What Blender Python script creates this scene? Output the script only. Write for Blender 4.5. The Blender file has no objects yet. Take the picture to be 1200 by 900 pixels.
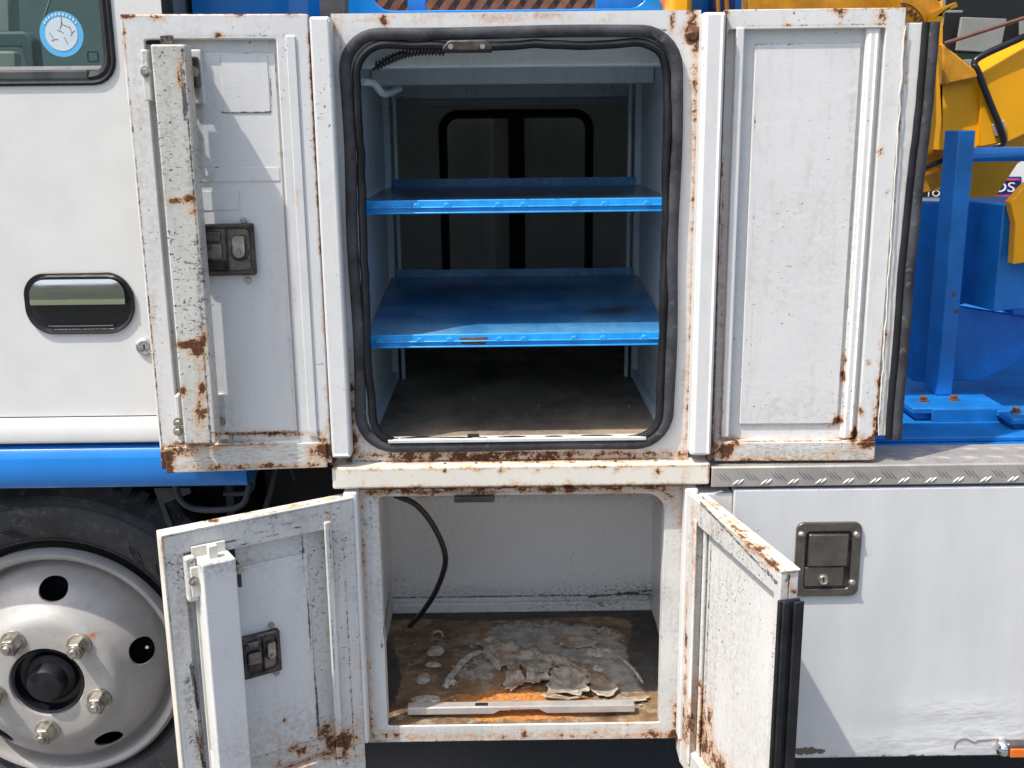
import bpy, bmesh, math, random
import numpy as np
from mathutils import Vector, Matrix, noise as mn
rad = math.radians
random.seed(4)
sc = bpy.context.scene
# ---------------------------------------------------------------- camera
F_PX = 1250.0; CAM = Vector((0, -1.8, 1.43))
yaw, pitch, roll = rad(0.33), rad(13.65), rad(-0.62)
cF = Vector((math.sin(yaw)*math.cos(pitch), math.cos(yaw)*math.cos(pitch), -math.sin(pitch)))
r0 = Vector((math.cos(yaw), -math.sin(yaw), 0)); u0 = r0.cross(cF)
cR = r0*math.cos(roll) + u0*math.sin(roll); cU = -r0*math.sin(roll) + u0*math.cos(roll)
cam = bpy.data.cameras.new('camera'); co = bpy.data.objects.new('camera', cam); sc.collection.objects.link(co)
co.matrix_world = Matrix(((cR.x, cU.x, -cF.x, CAM.x), (cR.y, cU.y, -cF.y, CAM.y), (cR.z, cU.z, -cF.z, CAM.z), (0, 0, 0, 1)))
cam.sensor_fit = 'HORIZONTAL'; cam.sensor_width = 36; cam.lens = F_PX/1200*36; cam.clip_start = .05; cam.clip_end = 800
sc.camera = co
# ---------------------------------------------------------------- light
SUN_TO = Vector((-1.62, -1.0, 3.25)).normalized()
w = bpy.data.worlds.new('World'); sc.world = w; w.use_nodes = True
nt = w.node_tree; nt.nodes.clear()
sky = nt.nodes.new('ShaderNodeTexSky'); sky.sky_type = 'NISHITA'; sky.sun_disc = False
sky.sun_elevation = math.asin(SUN_TO.z); sky.sun_rotation = math.atan2(SUN_TO.x, SUN_TO.y)
sky.air_density = 1.0; sky.dust_density = 3.5; sky.ozone_density = .8
bg = nt.nodes.new('ShaderNodeBackground'); bg.inputs[1].default_value = .15
wo = nt.nodes.new('ShaderNodeOutputWorld'); nt.links.new(sky.outputs[0], bg.inputs[0]); nt.links.new(bg.outputs[0], wo.inputs[0])
sl = bpy.data.lights.new('sun', 'SUN'); sl.energy = 3.1; sl.angle = rad(.55); sl.color = (1, .95, .87)
so = bpy.data.objects.new('sun', sl); sc.collection.objects.link(so)
so.rotation_euler = SUN_TO.to_track_quat('Z', 'Y').to_euler(); so.location = (-4, -4, 8)
sc.view_settings.view_transform = 'Standard'; sc.view_settings.look = 'None'
sc.view_settings.exposure = .60
sc.cycles.diffuse_bounces = 8; sc.cycles.max_bounces = 12; sc.view_settings.gamma = 1
# ---------------------------------------------------------------- photograph measurements -> metres
def ray(px, py): return cF + cR*((px-600)/F_PX) - cU*((py-450)/F_PX)
def PY(px, py, y=0.0):
    d = ray(px, py); return CAM + d*((y-CAM.y)/d.y)
def PZ(px, py, z):
    d = ray(px, py); return CAM + d*((z-CAM.z)/d.z)
# ---------------------------------------------------------------- node helpers
class NT:
    def __init__(s, name):
        s.m = bpy.data.materials.new(name); s.m.use_nodes = True; s.t = s.m.node_tree; s.t.nodes.clear()
        s.out = s.n('ShaderNodeOutputMaterial'); s.b = s.n('ShaderNodeBsdfPrincipled'); s.l(s.b.outputs[0], s.out.inputs[0])
        s.pos = s.n('ShaderNodeNewGeometry').outputs['Position']
    def n(s, t): return s.t.nodes.new(t)
    def l(s, a, b): s.t.links.new(a, b)
    def put(s, sock, v):
        if isinstance(v, (int, float)): sock.default_value = v
        elif isinstance(v, tuple): sock.default_value = (*v, 1) if len(v) == 3 and sock.type == 'RGBA' else v
        else: s.l(v, sock)
    def noise(s, scale, detail=6, rough=.6, vec=None, stretch=None, dist=0, off=None):
        v = s.pos if vec is None else vec
        if stretch or off:
            mp = s.n('ShaderNodeMapping'); s.l(v, mp.inputs[0])
            if stretch: mp.inputs['Scale'].default_value = stretch
            if off: mp.inputs['Location'].default_value = off
            v = mp.outputs[0]
        k = s.n('ShaderNodeTexNoise'); s.l(v, k.inputs['Vector']); k.inputs['Scale'].default_value = scale
        k.inputs['Detail'].default_value = detail; k.inputs['Roughness'].default_value = rough; k.inputs['Distortion'].default_value = dist
        return k.outputs[0]
    def voro(s, scale, stretch=None, feature='F1', out=0):
        v = s.pos
        if stretch:
            mp = s.n('ShaderNodeMapping'); s.l(v, mp.inputs[0]); mp.inputs['Scale'].default_value = stretch; v = mp.outputs[0]
        k = s.n('ShaderNodeTexVoronoi'); k.feature = feature; s.l(v, k.inputs['Vector']); k.inputs['Scale'].default_value = scale
        return k.outputs[out]
    def m_(s, op, a, b=0.0, c=0.0, clamp=False):
        k = s.n('ShaderNodeMath'); k.operation = op; k.use_clamp = clamp
        for i, v in enumerate((a, b, c)): s.put(k.inputs[i], v)
        return k.outputs[0]
    def step(s, v, a, b, lo=0.0, hi=1.0):
        k = s.n('ShaderNodeMapRange'); k.interpolation_type = 'SMOOTHSTEP'; s.put(k.inputs[0], v)
        k.inputs[1].default_value = a; k.inputs[2].default_value = b; k.inputs[3].default_value = lo; k.inputs[4].default_value = hi
        return k.outputs[0]
    def mix(s, f, a, b):
        k = s.n('ShaderNodeMix'); k.data_type = 'RGBA'; s.put(k.inputs[0], f); s.put(k.inputs[6], a); s.put(k.inputs[7], b); return k.outputs[2]
    def attr(s, name):
        k = s.n('ShaderNodeAttribute'); k.attribute_name = name; return k.outputs['Fac']
    def bump(s, h, strength, dist, prev=None):
        k = s.n('ShaderNodeBump'); k.inputs['Strength'].default_value = strength; k.inputs['Distance'].default_value = dist
        s.put(k.inputs['Height'], h)
        if prev is not None: s.l(prev, k.inputs['Normal'])
        return k.outputs[0]
    def fin(s, color=None, rough=None, metal=None, normal=None, spec=None, coat=None, ior=None, trans=None):
        for nm, v in (('Base Color', color), ('Roughness', rough), ('Metallic', metal), ('Normal', normal), ('Specular IOR Level', spec), ('Coat Weight', coat), ('Transmission Weight', trans)):
            if v is not None: s.put(s.b.inputs[nm], v)
        return s.m
def old_paint(name, base=(.70, .70, .69), speck=.5, streak=0.0, dirty=.25, rough=.42, wrinkle=.2, chip=(.06, .06, .07), grime=(.3, .28, .25)):
    k = NT(name)
    lo = k.noise(7, 4, .55); hi = k.noise(120, 5, .7); st = k.noise(9, 6, .7, stretch=(7, 7, 1), off=(3, 1, 7))
    rust = k.attr('rust'); dirt = k.attr('dirt')
    c = k.mix(k.m_('MULTIPLY', k.step(lo, .4, .75), dirty), base, tuple(x*.82 for x in base))
    dd = k.m_('ADD', k.m_('MULTIPLY', k.step(k.m_('ADD', k.m_('MULTIPLY', st, .6), k.m_('MULTIPLY', hi, .4)), .48, .72), dirty), k.m_('MULTIPLY', dirt, k.step(hi, .3, .65)), clamp=True)
    c = k.mix(dd, c, grime)
    # fine pits and scratches through the paint
    sp1 = k.noise(170, 3, .55, off=(11, 3, 5)); sp2 = k.noise(75, 6, .75, stretch=(1, 1, 2.6), off=(1, 9, 2)); area = k.noise(4.5, 3, .6, off=(5, 5, 5))
    thr = k.m_('ADD', k.m_('MULTIPLY', k.m_('SUBTRACT', area, .5), .34), k.m_('MULTIPLY', dirt, .075))
    s1 = k.step(k.m_('ADD', sp1, thr), .735-.05*speck, .775-.05*speck); s2 = k.step(k.m_('ADD', sp2, thr), .715-.05*speck, .745-.05*speck)
    spk = k.m_('MAXIMUM', s1, s2)
    c = k.mix(k.m_('MULTIPLY', spk, .85), c, chip)
    if streak:
        bs = k.noise(60, 6, .8, stretch=(1, 1, 9)); c = k.mix(k.m_('MULTIPLY', k.step(bs, .52, .62), streak), c, (.12, .105, .085))
    cr = k.attr('crack'); cn = k.noise(95, 6, .8, off=(6, 1, 3)); cv = k.m_('ADD', cr, k.m_('MULTIPLY', k.m_('SUBTRACT', cn, .5), 1.5))
    crk = k.m_('MULTIPLY', k.step(cv, .58, .72), k.step(cr, .05, .2))
    c = k.mix(k.m_('MULTIPLY', k.step(cr, .1, .9), .28), c, grime)
    c = k.mix(k.m_('MULTIPLY', crk, .92), c, (.055, .045, .04))
    # rust
    rn = k.noise(48, 10, .78, off=(2, 8, 1)); rn2 = k.noise(190, 4, .75)
    v = k.m_('ADD', rust, k.m_('ADD', k.m_('MULTIPLY', k.m_('SUBTRACT', rn, .5), 2.6), k.m_('MULTIPLY', k.m_('SUBTRACT', rn2, .5), .9)))
    on = k.step(rust, .02, .14)
    stain = k.m_('MULTIPLY', k.step(v, .10, .85), on); core = k.m_('MULTIPLY', k.step(v, .62, .78), on)
    c = k.mix(k.m_('MULTIPLY', stain, .85), c, (.58, .30, .11))
    rc = k.mix(k.step(rn2, .35, .65), (.04, .017, .011), (.18, .065, .024))
    c = k.mix(core, c, rc)
    b1 = k.bump(k.noise(9, 3, .5), wrinkle*.8, .010); b1 = k.bump(k.noise(60, 5, .7, stretch=(1, 1, 1.8)), .25, .0015, b1)
    b1 = k.bump(k.m_('SUBTRACT', k.m_('MULTIPLY', k.m_('MULTIPLY', rn2, core), 1.5), k.m_('MAXIMUM', k.m_('MAXIMUM', spk, crk), k.m_('MULTIPLY', core, .6))), .7, .0022, b1)
    ro = k.m_('ADD', rough, k.m_('ADD', k.m_('MULTIPLY', core, .45), k.m_('MULTIPLY', hi, .12)))
    return k.fin(c, ro, normal=b1, spec=.45)
def simple(name, col, rough=.5, metal=0.0, var=.2, scale=12, bump=.1, bscale=60, bdist=.002, spec=.5, coat=None, wear=None, wthr=(.62, .68), stretch=None):
    k = NT(name); n1 = k.noise(scale, 6, .65, stretch=stretch)
    c = k.mix(k.step(n1, .3, .7), tuple(x*(1-var) for x in col), tuple(min(1, x*(1+var)) for x in col))
    if wear:
        wn = k.noise(45, 8, .75, off=(4, 4, 4)); c = k.mix(k.step(wn, *wthr), c, wear)
    return k.fin(c, k.m_('ADD', rough-.06, k.m_('MULTIPLY', n1, .12)), metal, k.bump(k.noise(bscale, 4, .6), bump, bdist), spec, coat)
M = {}
M['old'] = old_paint('aged_white_paint')
M['old_clean'] = old_paint('aged_white_paint_smooth', speck=.05, dirty=.18, rough=.36, wrinkle=.2)
M['old_rough'] = old_paint('weathered_white_paint', base=(.64, .64, .62), speck=1.25, dirty=.5, wrinkle=.5)
M['old_bar'] = old_paint('worn_bar_paint', base=(.60, .60, .55), speck=1.75, dirty=.75, wrinkle=.22, streak=.18)
M['old_brush'] = old_paint('cracked_rail_paint', base=(.66, .65, .61), speck=.8, dirty=.5, streak=.75, wrinkle=.7)
M['cream'] = old_paint('cream_white_paint', base=(.74, .71, .62), speck=.2, dirty=.15, wrinkle=.15, rough=.33)
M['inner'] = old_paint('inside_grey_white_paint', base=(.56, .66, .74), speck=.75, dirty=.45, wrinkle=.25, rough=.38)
M['inner_low'] = old_paint('inside_lower_white_paint', base=(.80, .81, .80), speck=.75, dirty=.1, wrinkle=.2, rough=.42)
M['cab'] = simple('cab_white_paint', (.69, .69, .67), .3, var=.035, bump=.04, bscale=9, bdist=.004, coat=.4)
def panel_mat():
    k = NT('side_panel_paint'); dn = k.attr('dirt')
    c = k.mix(k.step(k.noise(3, 4, .6, stretch=(4, 4, 1)), .35, .7), (.66, .67, .665), (.60, .61, .605))
    sc_ = k.noise(30, 5, .7, stretch=(6, 6, 1)); c = k.mix(k.m_('MULTIPLY', k.step(sc_, .62, .75), .3), c, (.45, .45, .43))
    r = k.attr('rust'); rv = k.m_('ADD', r, k.m_('MULTIPLY', k.m_('SUBTRACT', k.noise(60, 8, .75), .5), 1.4))
    c = k.mix(k.m_('MULTIPLY', k.step(rv, .5, .6), k.step(r, .02, .12)), c, (.13, .10, .08))
    b = k.bump(k.noise(2.2, 3, .5), .3, .02); b = k.bump(k.m_('MULTIPLY', k.noise(17, 3, .55, stretch=(1, 1, 2.2)), dn), .5, .010, b)
    return k.fin(c, .4, normal=b, coat=.15)
M['panel'] = panel_mat()
M['blue'] = simple('blue_paint_gloss', (.008, .20, .62), .22, var=.05, bump=.03, bscale=8, coat=.6)
M['blue_old'] = simple('blue_paint_worn', (.008, .165, .50), .42, var=.22, scale=9, bump=.3, bscale=45, bdist=.003, wear=(.05, .03, .02), wthr=(.71, .735))
M['blue_edge'] = simple('blue_shelf_edge_paint', (.02, .33, .78), .4, var=.15, scale=30, bump=.3, bscale=120, wear=(.22, .10, .05), wthr=(.72, .76))
def shelf_mat():
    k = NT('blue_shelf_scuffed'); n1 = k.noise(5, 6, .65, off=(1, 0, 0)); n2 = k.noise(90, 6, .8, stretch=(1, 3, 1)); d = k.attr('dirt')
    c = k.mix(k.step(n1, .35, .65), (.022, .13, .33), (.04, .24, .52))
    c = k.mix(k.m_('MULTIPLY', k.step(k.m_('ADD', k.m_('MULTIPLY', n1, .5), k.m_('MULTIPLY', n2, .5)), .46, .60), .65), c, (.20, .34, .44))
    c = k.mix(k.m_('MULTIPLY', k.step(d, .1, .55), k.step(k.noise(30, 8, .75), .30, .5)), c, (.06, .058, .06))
    return k.fin(c, k.m_('ADD', .16, k.m_('MULTIPLY', n2, .3)), normal=k.bump(n2, .2, .001), coat=.3)
M['shelf'] = shelf_mat()
M['rubber'] = simple('black_rubber', (.014, .0145, .017), .5, var=.4, scale=25, bump=.25, bscale=55, bdist=.003, spec=.3, wear=(.16, .15, .14), wthr=(.74, .80))
M['rubber_grey'] = simple('grey_weathered_rubber', (.050, .052, .058), .65, var=.5, spec=.25, scale=16, bump=.4, bscale=70, wear=(.15, .145, .135), wthr=(.56, .72))
M['tyre'] = simple('tyre_rubber', (.045, .044, .043), .55, var=.45, scale=7, bump=.25, bscale=90, wear=(.15, .14, .125), wthr=(.50, .74))
M['plastic'] = simple('black_plastic', (.012, .012, .014), .28, var=.2, bump=.1)
M['steel'] = simple('dull_steel', (.20, .18, .165), .42, .75, var=.45, scale=40, bump=.4, bscale=120, wear=(.05, .04, .035), wthr=(.52, .66))
M['steel_dark'] = simple('greasy_dark_steel', (.075, .065, .06), .5, .6, var=.5, scale=40, bump=.5, bscale=110)
M['latch'] = simple('brushed_latch_steel', (.19, .175, .16), .3, .85, var=.2, scale=30, bump=.12, bscale=160)
M['bolt'] = simple('zinc_bolt', (.42, .39, .34), .4, .8, var=.4, scale=60, bump=.3, bscale=200, wear=(.16, .09, .05), wthr=(.6, .7))
M['rustbolt'] = simple('rusty_bolt', (.16, .07, .04), .75, .2, var=.6, scale=90, bump=.6, bscale=150)
M['alu'] = simple('aluminium_tread', (.40, .38, .35), .42, .3, var=.12, scale=20, bump=.25, bscale=260, bdist=.001, wear=(.24, .22, .2), wthr=(.58, .8))
M['chrome'] = simple('chrome', (.72, .72, .72), .06, 1.0, var=.02, bump=.0)
M['rim'] = simple('silver_wheel_paint', (.50, .48, .455), .36, .25, var=.07, scale=9, bump=.08, bscale=40, wear=(.3, .27, .23), wthr=(.66, .84))
def rim_mat():
    k = NT('silver_wheel_paint'); n1 = k.noise(9, 6, .65); n2 = k.noise(60, 6, .8); ru = k.attr('rust'); di = k.attr('dirt')
    c = k.mix(k.step(n1, .3, .7), (.50, .48, .45), (.42, .40, .37)); c = k.mix(k.m_('MULTIPLY', k.step(n2, .5, .7), .35), c, (.26, .22, .18))
    c = k.mix(k.m_('MULTIPLY', k.step(k.m_('ADD', di, k.m_('MULTIPLY', k.m_('SUBTRACT', n2, .5), 1.2)), .3, .8), .55), c, (.22, .19, .16))
    c = k.mix(k.step(k.m_('ADD', ru, k.m_('MULTIPLY', k.m_('SUBTRACT', n2, .5), .9)), .25, .9), c, (.50, .14, .03))
    return k.fin(c, .38, .2, k.bump(n2, .12, .002))
M['rim'] = rim_mat()
M['galv'] = simple('galvanised_strip', (.50, .47, .45), .45, .35, var=.12, scale=30, bump=.2, bscale=150, wear=(.33, .25, .18), wthr=(.6, .75))
M['dark'] = simple('dark_underbody', (.012, .012, .013), .7, var=.4, scale=20, bump=.5, bscale=30)
M['darkgrey'] = simple('dark_grey_underbody', (.05, .052, .055), .6, var=.4, scale=20, bump=.3, bscale=60)
M['yellow'] = simple('crane_yellow_paint', (.88, .39, .001), .38, var=.07, scale=5, bump=.15, bscale=12, bdist=.003, wear=(.30, .13, .03), wthr=(.75, .80))
M['yellow_old'] = simple('worn_yellow_paint', (.60, .26, .008), .5, var=.25, scale=20, bump=.4, bscale=60, wear=(.30, .10, .03), wthr=(.62, .70))
M['wood'] = simple('red_brown_slat', (.16, .065, .04), .6, var=.3, scale=30, bump=.3)
M['wall'] = simple('dark_green_shed_wall', (.005, .007, .0065), .7, var=.25, scale=2)
M['poster'] = simple('pale_board', (.26, .26, .235), .6, var=.08, scale=6)
M['white'] = simple('plain_white', (.75, .75, .74), .45, var=.03)
M['cream_inside'] = simple('cab_trim_beige', (.45, .46, .40), .6, var=.06)
M['cab_inside'] = simple('cab_trim_grey', (.16, .20, .21), .6, var=.1)
M['navy'] = simple('navy_sign', (.015, .03, .16), .4, var=.1); M['magenta'] = simple('magenta_sign', (.5, .06, .22), .4, var=.1)
M['black'] = simple('black_sign', (.01, .01, .01), .5, var=.1)
M['orange'] = simple('orange_lens', (.75, .16, .01), .15, var=.05, coat=.5)
M['orange_paint'] = simple('red_orange_paint', (.60, .13, .04), .45, var=.1)
M['sky_blue'] = simple('sticker_blue', (.10, .42, .72), .4, var=.03); M['sticker_white'] = simple('sticker_white', (.55, .62, .66), .4, var=.05); M['sticker_ink'] = simple('sticker_ink', (.10, .13, .16), .5)
M['grey_line'] = simple('paint_edge_grey', (.22, .23, .25), .6)  # plain mid grey, assigned to no mesh
def floor_mat():
    k = NT('dirty_upper_floor'); n1 = k.noise(6, 8, .7, stretch=(1, .7, 1)); n2 = k.noise(110, 5, .75); n3 = k.noise(2.5, 3, .5, off=(3, 2, 0))
    c = k.mix(k.step(n1, .35, .65), (.13, .10, .075), (.40, .31, .22)); c = k.mix(k.m_('MULTIPLY', k.step(n2, .45, .7), .6), c, (.30, .26, .21))
    c = k.mix(k.m_('MULTIPLY', k.step(n3, .55, .68), .8), c, (.035, .032, .03))
    c = k.mix(k.m_('MULTIPLY', k.step(k.noise(14, 6, .8), .6, .7), .5), c, (.18, .08, .04))
    return k.fin(c, .6, normal=k.bump(n2, .5, .002))
M['floor_up'] = floor_mat()
def floor_low():
    k = NT('rusted_lower_floor'); g = k.attr('rust'); d = k.attr('dirt')
    n1 = k.noise(9, 9, .72); n2 = k.noise(130, 5, .75); n3 = k.noise(30, 7, .7, off=(1, 2, 3))
    brown = k.mix(k.step(n1, .38, .62), (.10, .058, .028), (.27, .17, .09)); brown = k.mix(k.m_('MULTIPLY', k.step(n3, .5, .62), .6), brown, (.40, .34, .25))
    grey = k.mix(k.step(n3, .38, .62), (.25, .24, .21), (.45, .43, .38)); orange = k.mix(k.step(n2, .35, .65), (.36, .13, .03), (.62, .27, .07))
    v = k.m_('ADD', g, k.m_('MULTIPLY', k.m_('SUBTRACT', k.noise(22, 9, .75), .5), 1.1))
    c = k.mix(k.step(v, .32, .42), grey, brown); c = k.mix(k.step(v, .95, 1.08), c, orange)
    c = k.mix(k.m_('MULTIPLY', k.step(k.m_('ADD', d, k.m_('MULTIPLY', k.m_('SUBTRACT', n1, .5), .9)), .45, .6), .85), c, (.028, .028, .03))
    c = k.mix(k.m_('MULTIPLY', k.step(n2, .55, .75), .35), c, (.34, .32, .28))
    b = k.bump(k.step(v, .3, .42), -.5, .003); b = k.bump(n2, .5, .002, b)
    return k.fin(c, .62, normal=b)
M['floor_low'] = floor_low()
def flake_mat():
    k = NT('peeled_paint_flake'); n1 = k.noise(35, 7, .7)
    c = k.mix(k.step(n1, .42, .6), (.50, .47, .40), (.26, .22, .17)); c = k.mix(k.m_('MULTIPLY', k.step(k.noise(20, 6, .7, off=(1, 1, 1)), .52, .62), .8), c, (.36, .20, .09))
    return k.fin(c, .65, normal=k.bump(n1, .5, .002))
M['flake'] = flake_mat()
def glue_mat():
    k = NT('whitish_sealant'); v = k.noise(90, 5, .7, dist=1.2)
    c = k.mix(k.step(v, .42, .58), (.62, .60, .54), (.36, .32, .26)); return k.fin(c, .55, normal=k.bump(v, .8, .003))
M['glue'] = glue_mat()
def asphalt():
    k = NT('asphalt'); n1 = k.noise(300, 4, .75); n2 = k.voro(170)
    c = k.mix(k.step(n1, .4, .66), (.08, .08, .08), (.24, .235, .225)); c = k.mix(k.step(n2, .1, .3), (.16, .155, .15), c)
    return k.fin(c, .85, normal=k.bump(n1, .35, .002))
M['asphalt'] = asphalt()
M['grass'] = simple('grass_field', (.055, .085, .02), .8, var=.5, scale=.8)
M['hill'] = simple('wooded_hill', (.035, .05, .03), .9, var=.4, scale=.1)
def glass():
    k = NT('window_glass'); k.t.nodes.remove(k.b)
    g = k.n('ShaderNodeBsdfGlossy'); g.inputs['Roughness'].default_value = .02; g.inputs['Color'].default_value = (.9, .95, 1, 1)
    t = k.n('ShaderNodeBsdfTransparent'); t.inputs['Color'].default_value = (.62, .72, .72, 1)
    f = k.n('ShaderNodeFresnel'); f.inputs[0].default_value = 1.5; mx = k.n('ShaderNodeMixShader')
    k.l(k.m_('ADD', f.outputs[0], .04), mx.inputs[0]); k.l(t.outputs[0], mx.inputs[1]); k.l(g.outputs[0], mx.inputs[2]); k.l(mx.outputs[0], k.out.inputs[0]); return k.m
M['glass'] = glass()
# ---------------------------------------------------------------- mesh helpers
COL = sc.collection
OLD = []      # objects that receive wear attributes
class MB:
    def __init__(s): s.v = []; s.f = []
    def add(s, v, f):
        o = len(s.v); s.v += [tuple(p) for p in v]; s.f += [tuple(i+o for i in q) for q in f]; return s
    def box(s, x0, x1, y0, y1, z0, z1, st=None):
        if st and st <= .0125: st = .0048
        if x0 > x1: x0, x1 = x1, x0
        if y0 > y1: y0, y1 = y1, y0
        if z0 > z1: z0, z1 = z1, z0
        ax = [np.linspace(a, b, 1+(max(1, int(round((b-a)/st))) if st else 1)) for a, b in ((x0, x1), (y0, y1), (z0, z1))]
        n = [len(a)-1 for a in ax]; d = {}; vs = []; fs = []
        def g(i, j, k):
            if (i, j, k) not in d: d[(i, j, k)] = len(vs); vs.append((ax[0][i], ax[1][j], ax[2][k]))
            return d[(i, j, k)]
        for i in range(n[0]):
            for k in range(n[2]):
                fs.append((g(i, 0, k), g(i+1, 0, k), g(i+1, 0, k+1), g(i, 0, k+1))); J = n[1]
                fs.append((g(i, J, k), g(i, J, k+1), g(i+1, J, k+1), g(i+1, J, k)))
        for j in range(n[1]):
            for k in range(n[2]):
                fs.append((g(0, j, k), g(0, j, k+1), g(0, j+1, k+1), g(0, j+1, k))); I = n[0]
                fs.append((g(I, j, k), g(I, j+1, k), g(I, j+1, k+1), g(I, j, k+1)))
        for i in range(n[0]):
            for j in range(n[1]):
                fs.append((g(i, j, 0), g(i, j+1, 0), g(i+1, j+1, 0), g(i+1, j, 0))); K = n[2]
                fs.append((g(i, j, K), g(i+1, j, K), g(i+1, j+1, K), g(i, j+1, K)))
        return s.add(vs, fs)
    def tube(s, pts, r, n=10, closed=False, flat=1.0, caps=True):
        P = [Vector(p) for p in pts]; N = len(P); vs = []; fs = []; ref = None
        for i in range(N):
            a = P[(i-1) % N] if (closed or i > 0) else P[i]; b = P[(i+1) % N] if (closed or i < N-1) else P[i]
            t = (b-a).normalized()
            if ref is None: ref = Vector((0, -1, 0)) if abs(t.y) < .9 else Vector((0, 0, 1))
            u = (ref - t*ref.dot(t)).normalized(); v = t.cross(u); ref = u
            rr = r(i/(N-1)) if callable(r) else r
            for q in range(n):
                an = 2*math.pi*q/n; vs.append(P[i]+u*math.cos(an)*rr*flat+v*math.sin(an)*rr)
        for i in range(N if closed else N-1):
            for q in range(n):
                a = i*n+q; b = i*n+(q+1) % n; c = ((i+1) % N)*n+(q+1) % n; d = ((i+1) % N)*n+q; fs.append((a, b, c, d))
        if not closed and caps: fs.append(tuple(range(n))[::-1]); fs.append(tuple((N-1)*n+q for q in range(n)))
        return s.add(vs, fs)
    def lathe(s, prof, n=48, axis='y', c=(0, 0, 0), cap=True):     # prof: (radius, along) ; axis -y towards the viewer is along<0
        vs = []; fs = []
        for r, a in prof:
            for q in range(n):
                t = 2*math.pi*q/n; x, z = r*math.cos(t), r*math.sin(t)
                vs.append((c[0]+x, c[1]+a, c[2]+z) if axis == 'y' else (c[0]+x, c[1]+z, c[2]+a))
        for i in range(len(prof)-1):
            for q in range(n):
                b = (q+1) % n; fs.append((i*n+q, i*n+b, (i+1)*n+b, (i+1)*n+q))
        if cap: fs.append(tuple(range(n))); fs.append(tuple((len(prof)-1)*n+q for q in range(n))[::-1])
        return s.add(vs, fs)
    def prism(s, pts, y0, y1):            # outline in (x,z), extruded along y
        n = len(pts); vs = [(p[0], y0, p[1]) for p in pts]+[(p[0], y1, p[1]) for p in pts]
        return s.add(vs, [tuple(range(n)), tuple(range(2*n-1, n-1, -1))]+[(i, i+n, (i+1) % n+n, (i+1) % n) for i in range(n)])
    def frame(s, outer, loop, y0, y1, step=.005):      # plate with an opening: outer = (x0,x1,z0,z1), loop = list of (x,z)
        x0, x1, z0, z1 = outer; n = len(loop); cx = (x0+x1)/2; cz = (z0+z1)/2; out = []
        L = loop
        xs = [p[0] for p in L]; zs = [p[1] for p in L]; lx0, lx1, lz0, lz1 = min(xs), max(xs), min(zs), max(zs)
        for (x, z) in L:
            u = (x-lx0)/(lx1-lx0)*2-1; v = (z-lz0)/(lz1-lz0)*2-1; m = max(abs(u), abs(v)); u /= m; v /= m
            out.append((x0+(u+1)/2*(x1-x0), z0+(v+1)/2*(z1-z0)))
        # snap nearest point to each outer corner
        for cxx in (x0, x1):
            for czz in (z0, z1):
                i = min(range(n), key=lambda q: (out[q][0]-cxx)**2+(out[q][1]-czz)**2); out[i] = (cxx, czz)
        R = max(1, int(round(max(abs(x0-lx0), abs(z1-lz1), .01)/step))); vs = []; fs = []
        for r in range(R+1):
            t = r/R
            for i in range(n): vs.append((L[i][0]*(1-t)+out[i][0]*t, y0, L[i][1]*(1-t)+out[i][1]*t))
        for r in range(R):
            for i in range(n):
                j = (i+1) % n; fs.append((r*n+i, r*n+j, (r+1)*n+j, (r+1)*n+i))
        b = len(vs); vs += [(p[0], y1, p[1]) for p in L]; vs += [(p[0], y1, p[1]) for p in out]
        for i in range(n):
            j = (i+1) % n; fs.append((i, b+i, b+j, j)); fs.append((R*n+i, R*n+j, b+n+j, b+n+i)); fs.append((b+i, b+n+i, b+n+j, b+j))
        return s.add(vs, fs)
def rrect(x0, x1, z0, z1, r, step=.012):      # r: (bottom-left, bottom-right, top-right, top-left)
    if not isinstance(r, tuple): r = (r,)*4
    P = []
    cs = ((x0, z0, 1, 1, 180, r[0]), (x1, z0, -1, 1, 270, r[1]), (x1, z1, -1, -1, 0, r[2]), (x0, z1, 1, -1, 90, r[3]))
    for x, z, sx, sz, a0, rr in cs:
        if rr < 1e-4: P.append((x, z)); continue
        k = max(3, int(rr*1.57/step))
        for i in range(k+1): a = rad(a0+90*i/k); P.append((x+sx*rr+rr*math.cos(a), z+sz*rr+rr*math.sin(a)))
    out = []
    for i in range(len(P)):
        a = P[i]; b = P[(i+1) % len(P)]; d = math.dist(a, b); k = max(1, int(round(d/step)))
        out += [(a[0]+(b[0]-a[0])*q/k, a[1]+(b[1]-a[1])*q/k) for q in range(k)]
    return out
FINE = .0048
def mk(name, mb, mat, parent=None, bevel=0, seg=2, smooth=35, label=None, kind=None, xf=None, wear=False, fixn=False):
    me = bpy.data.meshes.new(name); me.from_pydata(mb.v, [], mb.f); me.update()
    bm = bmesh.new(); bm.from_mesh(me); bmesh.ops.recalc_face_normals(bm, faces=bm.faces); bm.to_mesh(me); bm.free()
    bm = bmesh.new(); bm.from_mesh(me); bmesh.ops.triangulate(bm, faces=[q for q in bm.faces if len(q.verts) > 4], ngon_method='EAR_CLIP'); bm.to_mesh(me); bm.free()
    me.materials.append(M[mat] if isinstance(mat, str) else mat)
    me.shade_smooth()
    if smooth < 180: me.set_sharp_from_angle(angle=rad(smooth))
    o = bpy.data.objects.new(name, me); COL.objects.link(o)
    if parent is not None: o.parent = parent
    if xf is not None: o.matrix_local = xf
    if bevel:
        b = o.modifiers.new('bevel', 'BEVEL'); b.width = bevel; b.segments = seg; b.limit_method = 'ANGLE'; b.angle_limit = rad(40); b.harden_normals = False
    if label: o['label'] = label
    if kind: o['kind'] = kind
    if wear: OLD.append(o)
    return o
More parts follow.
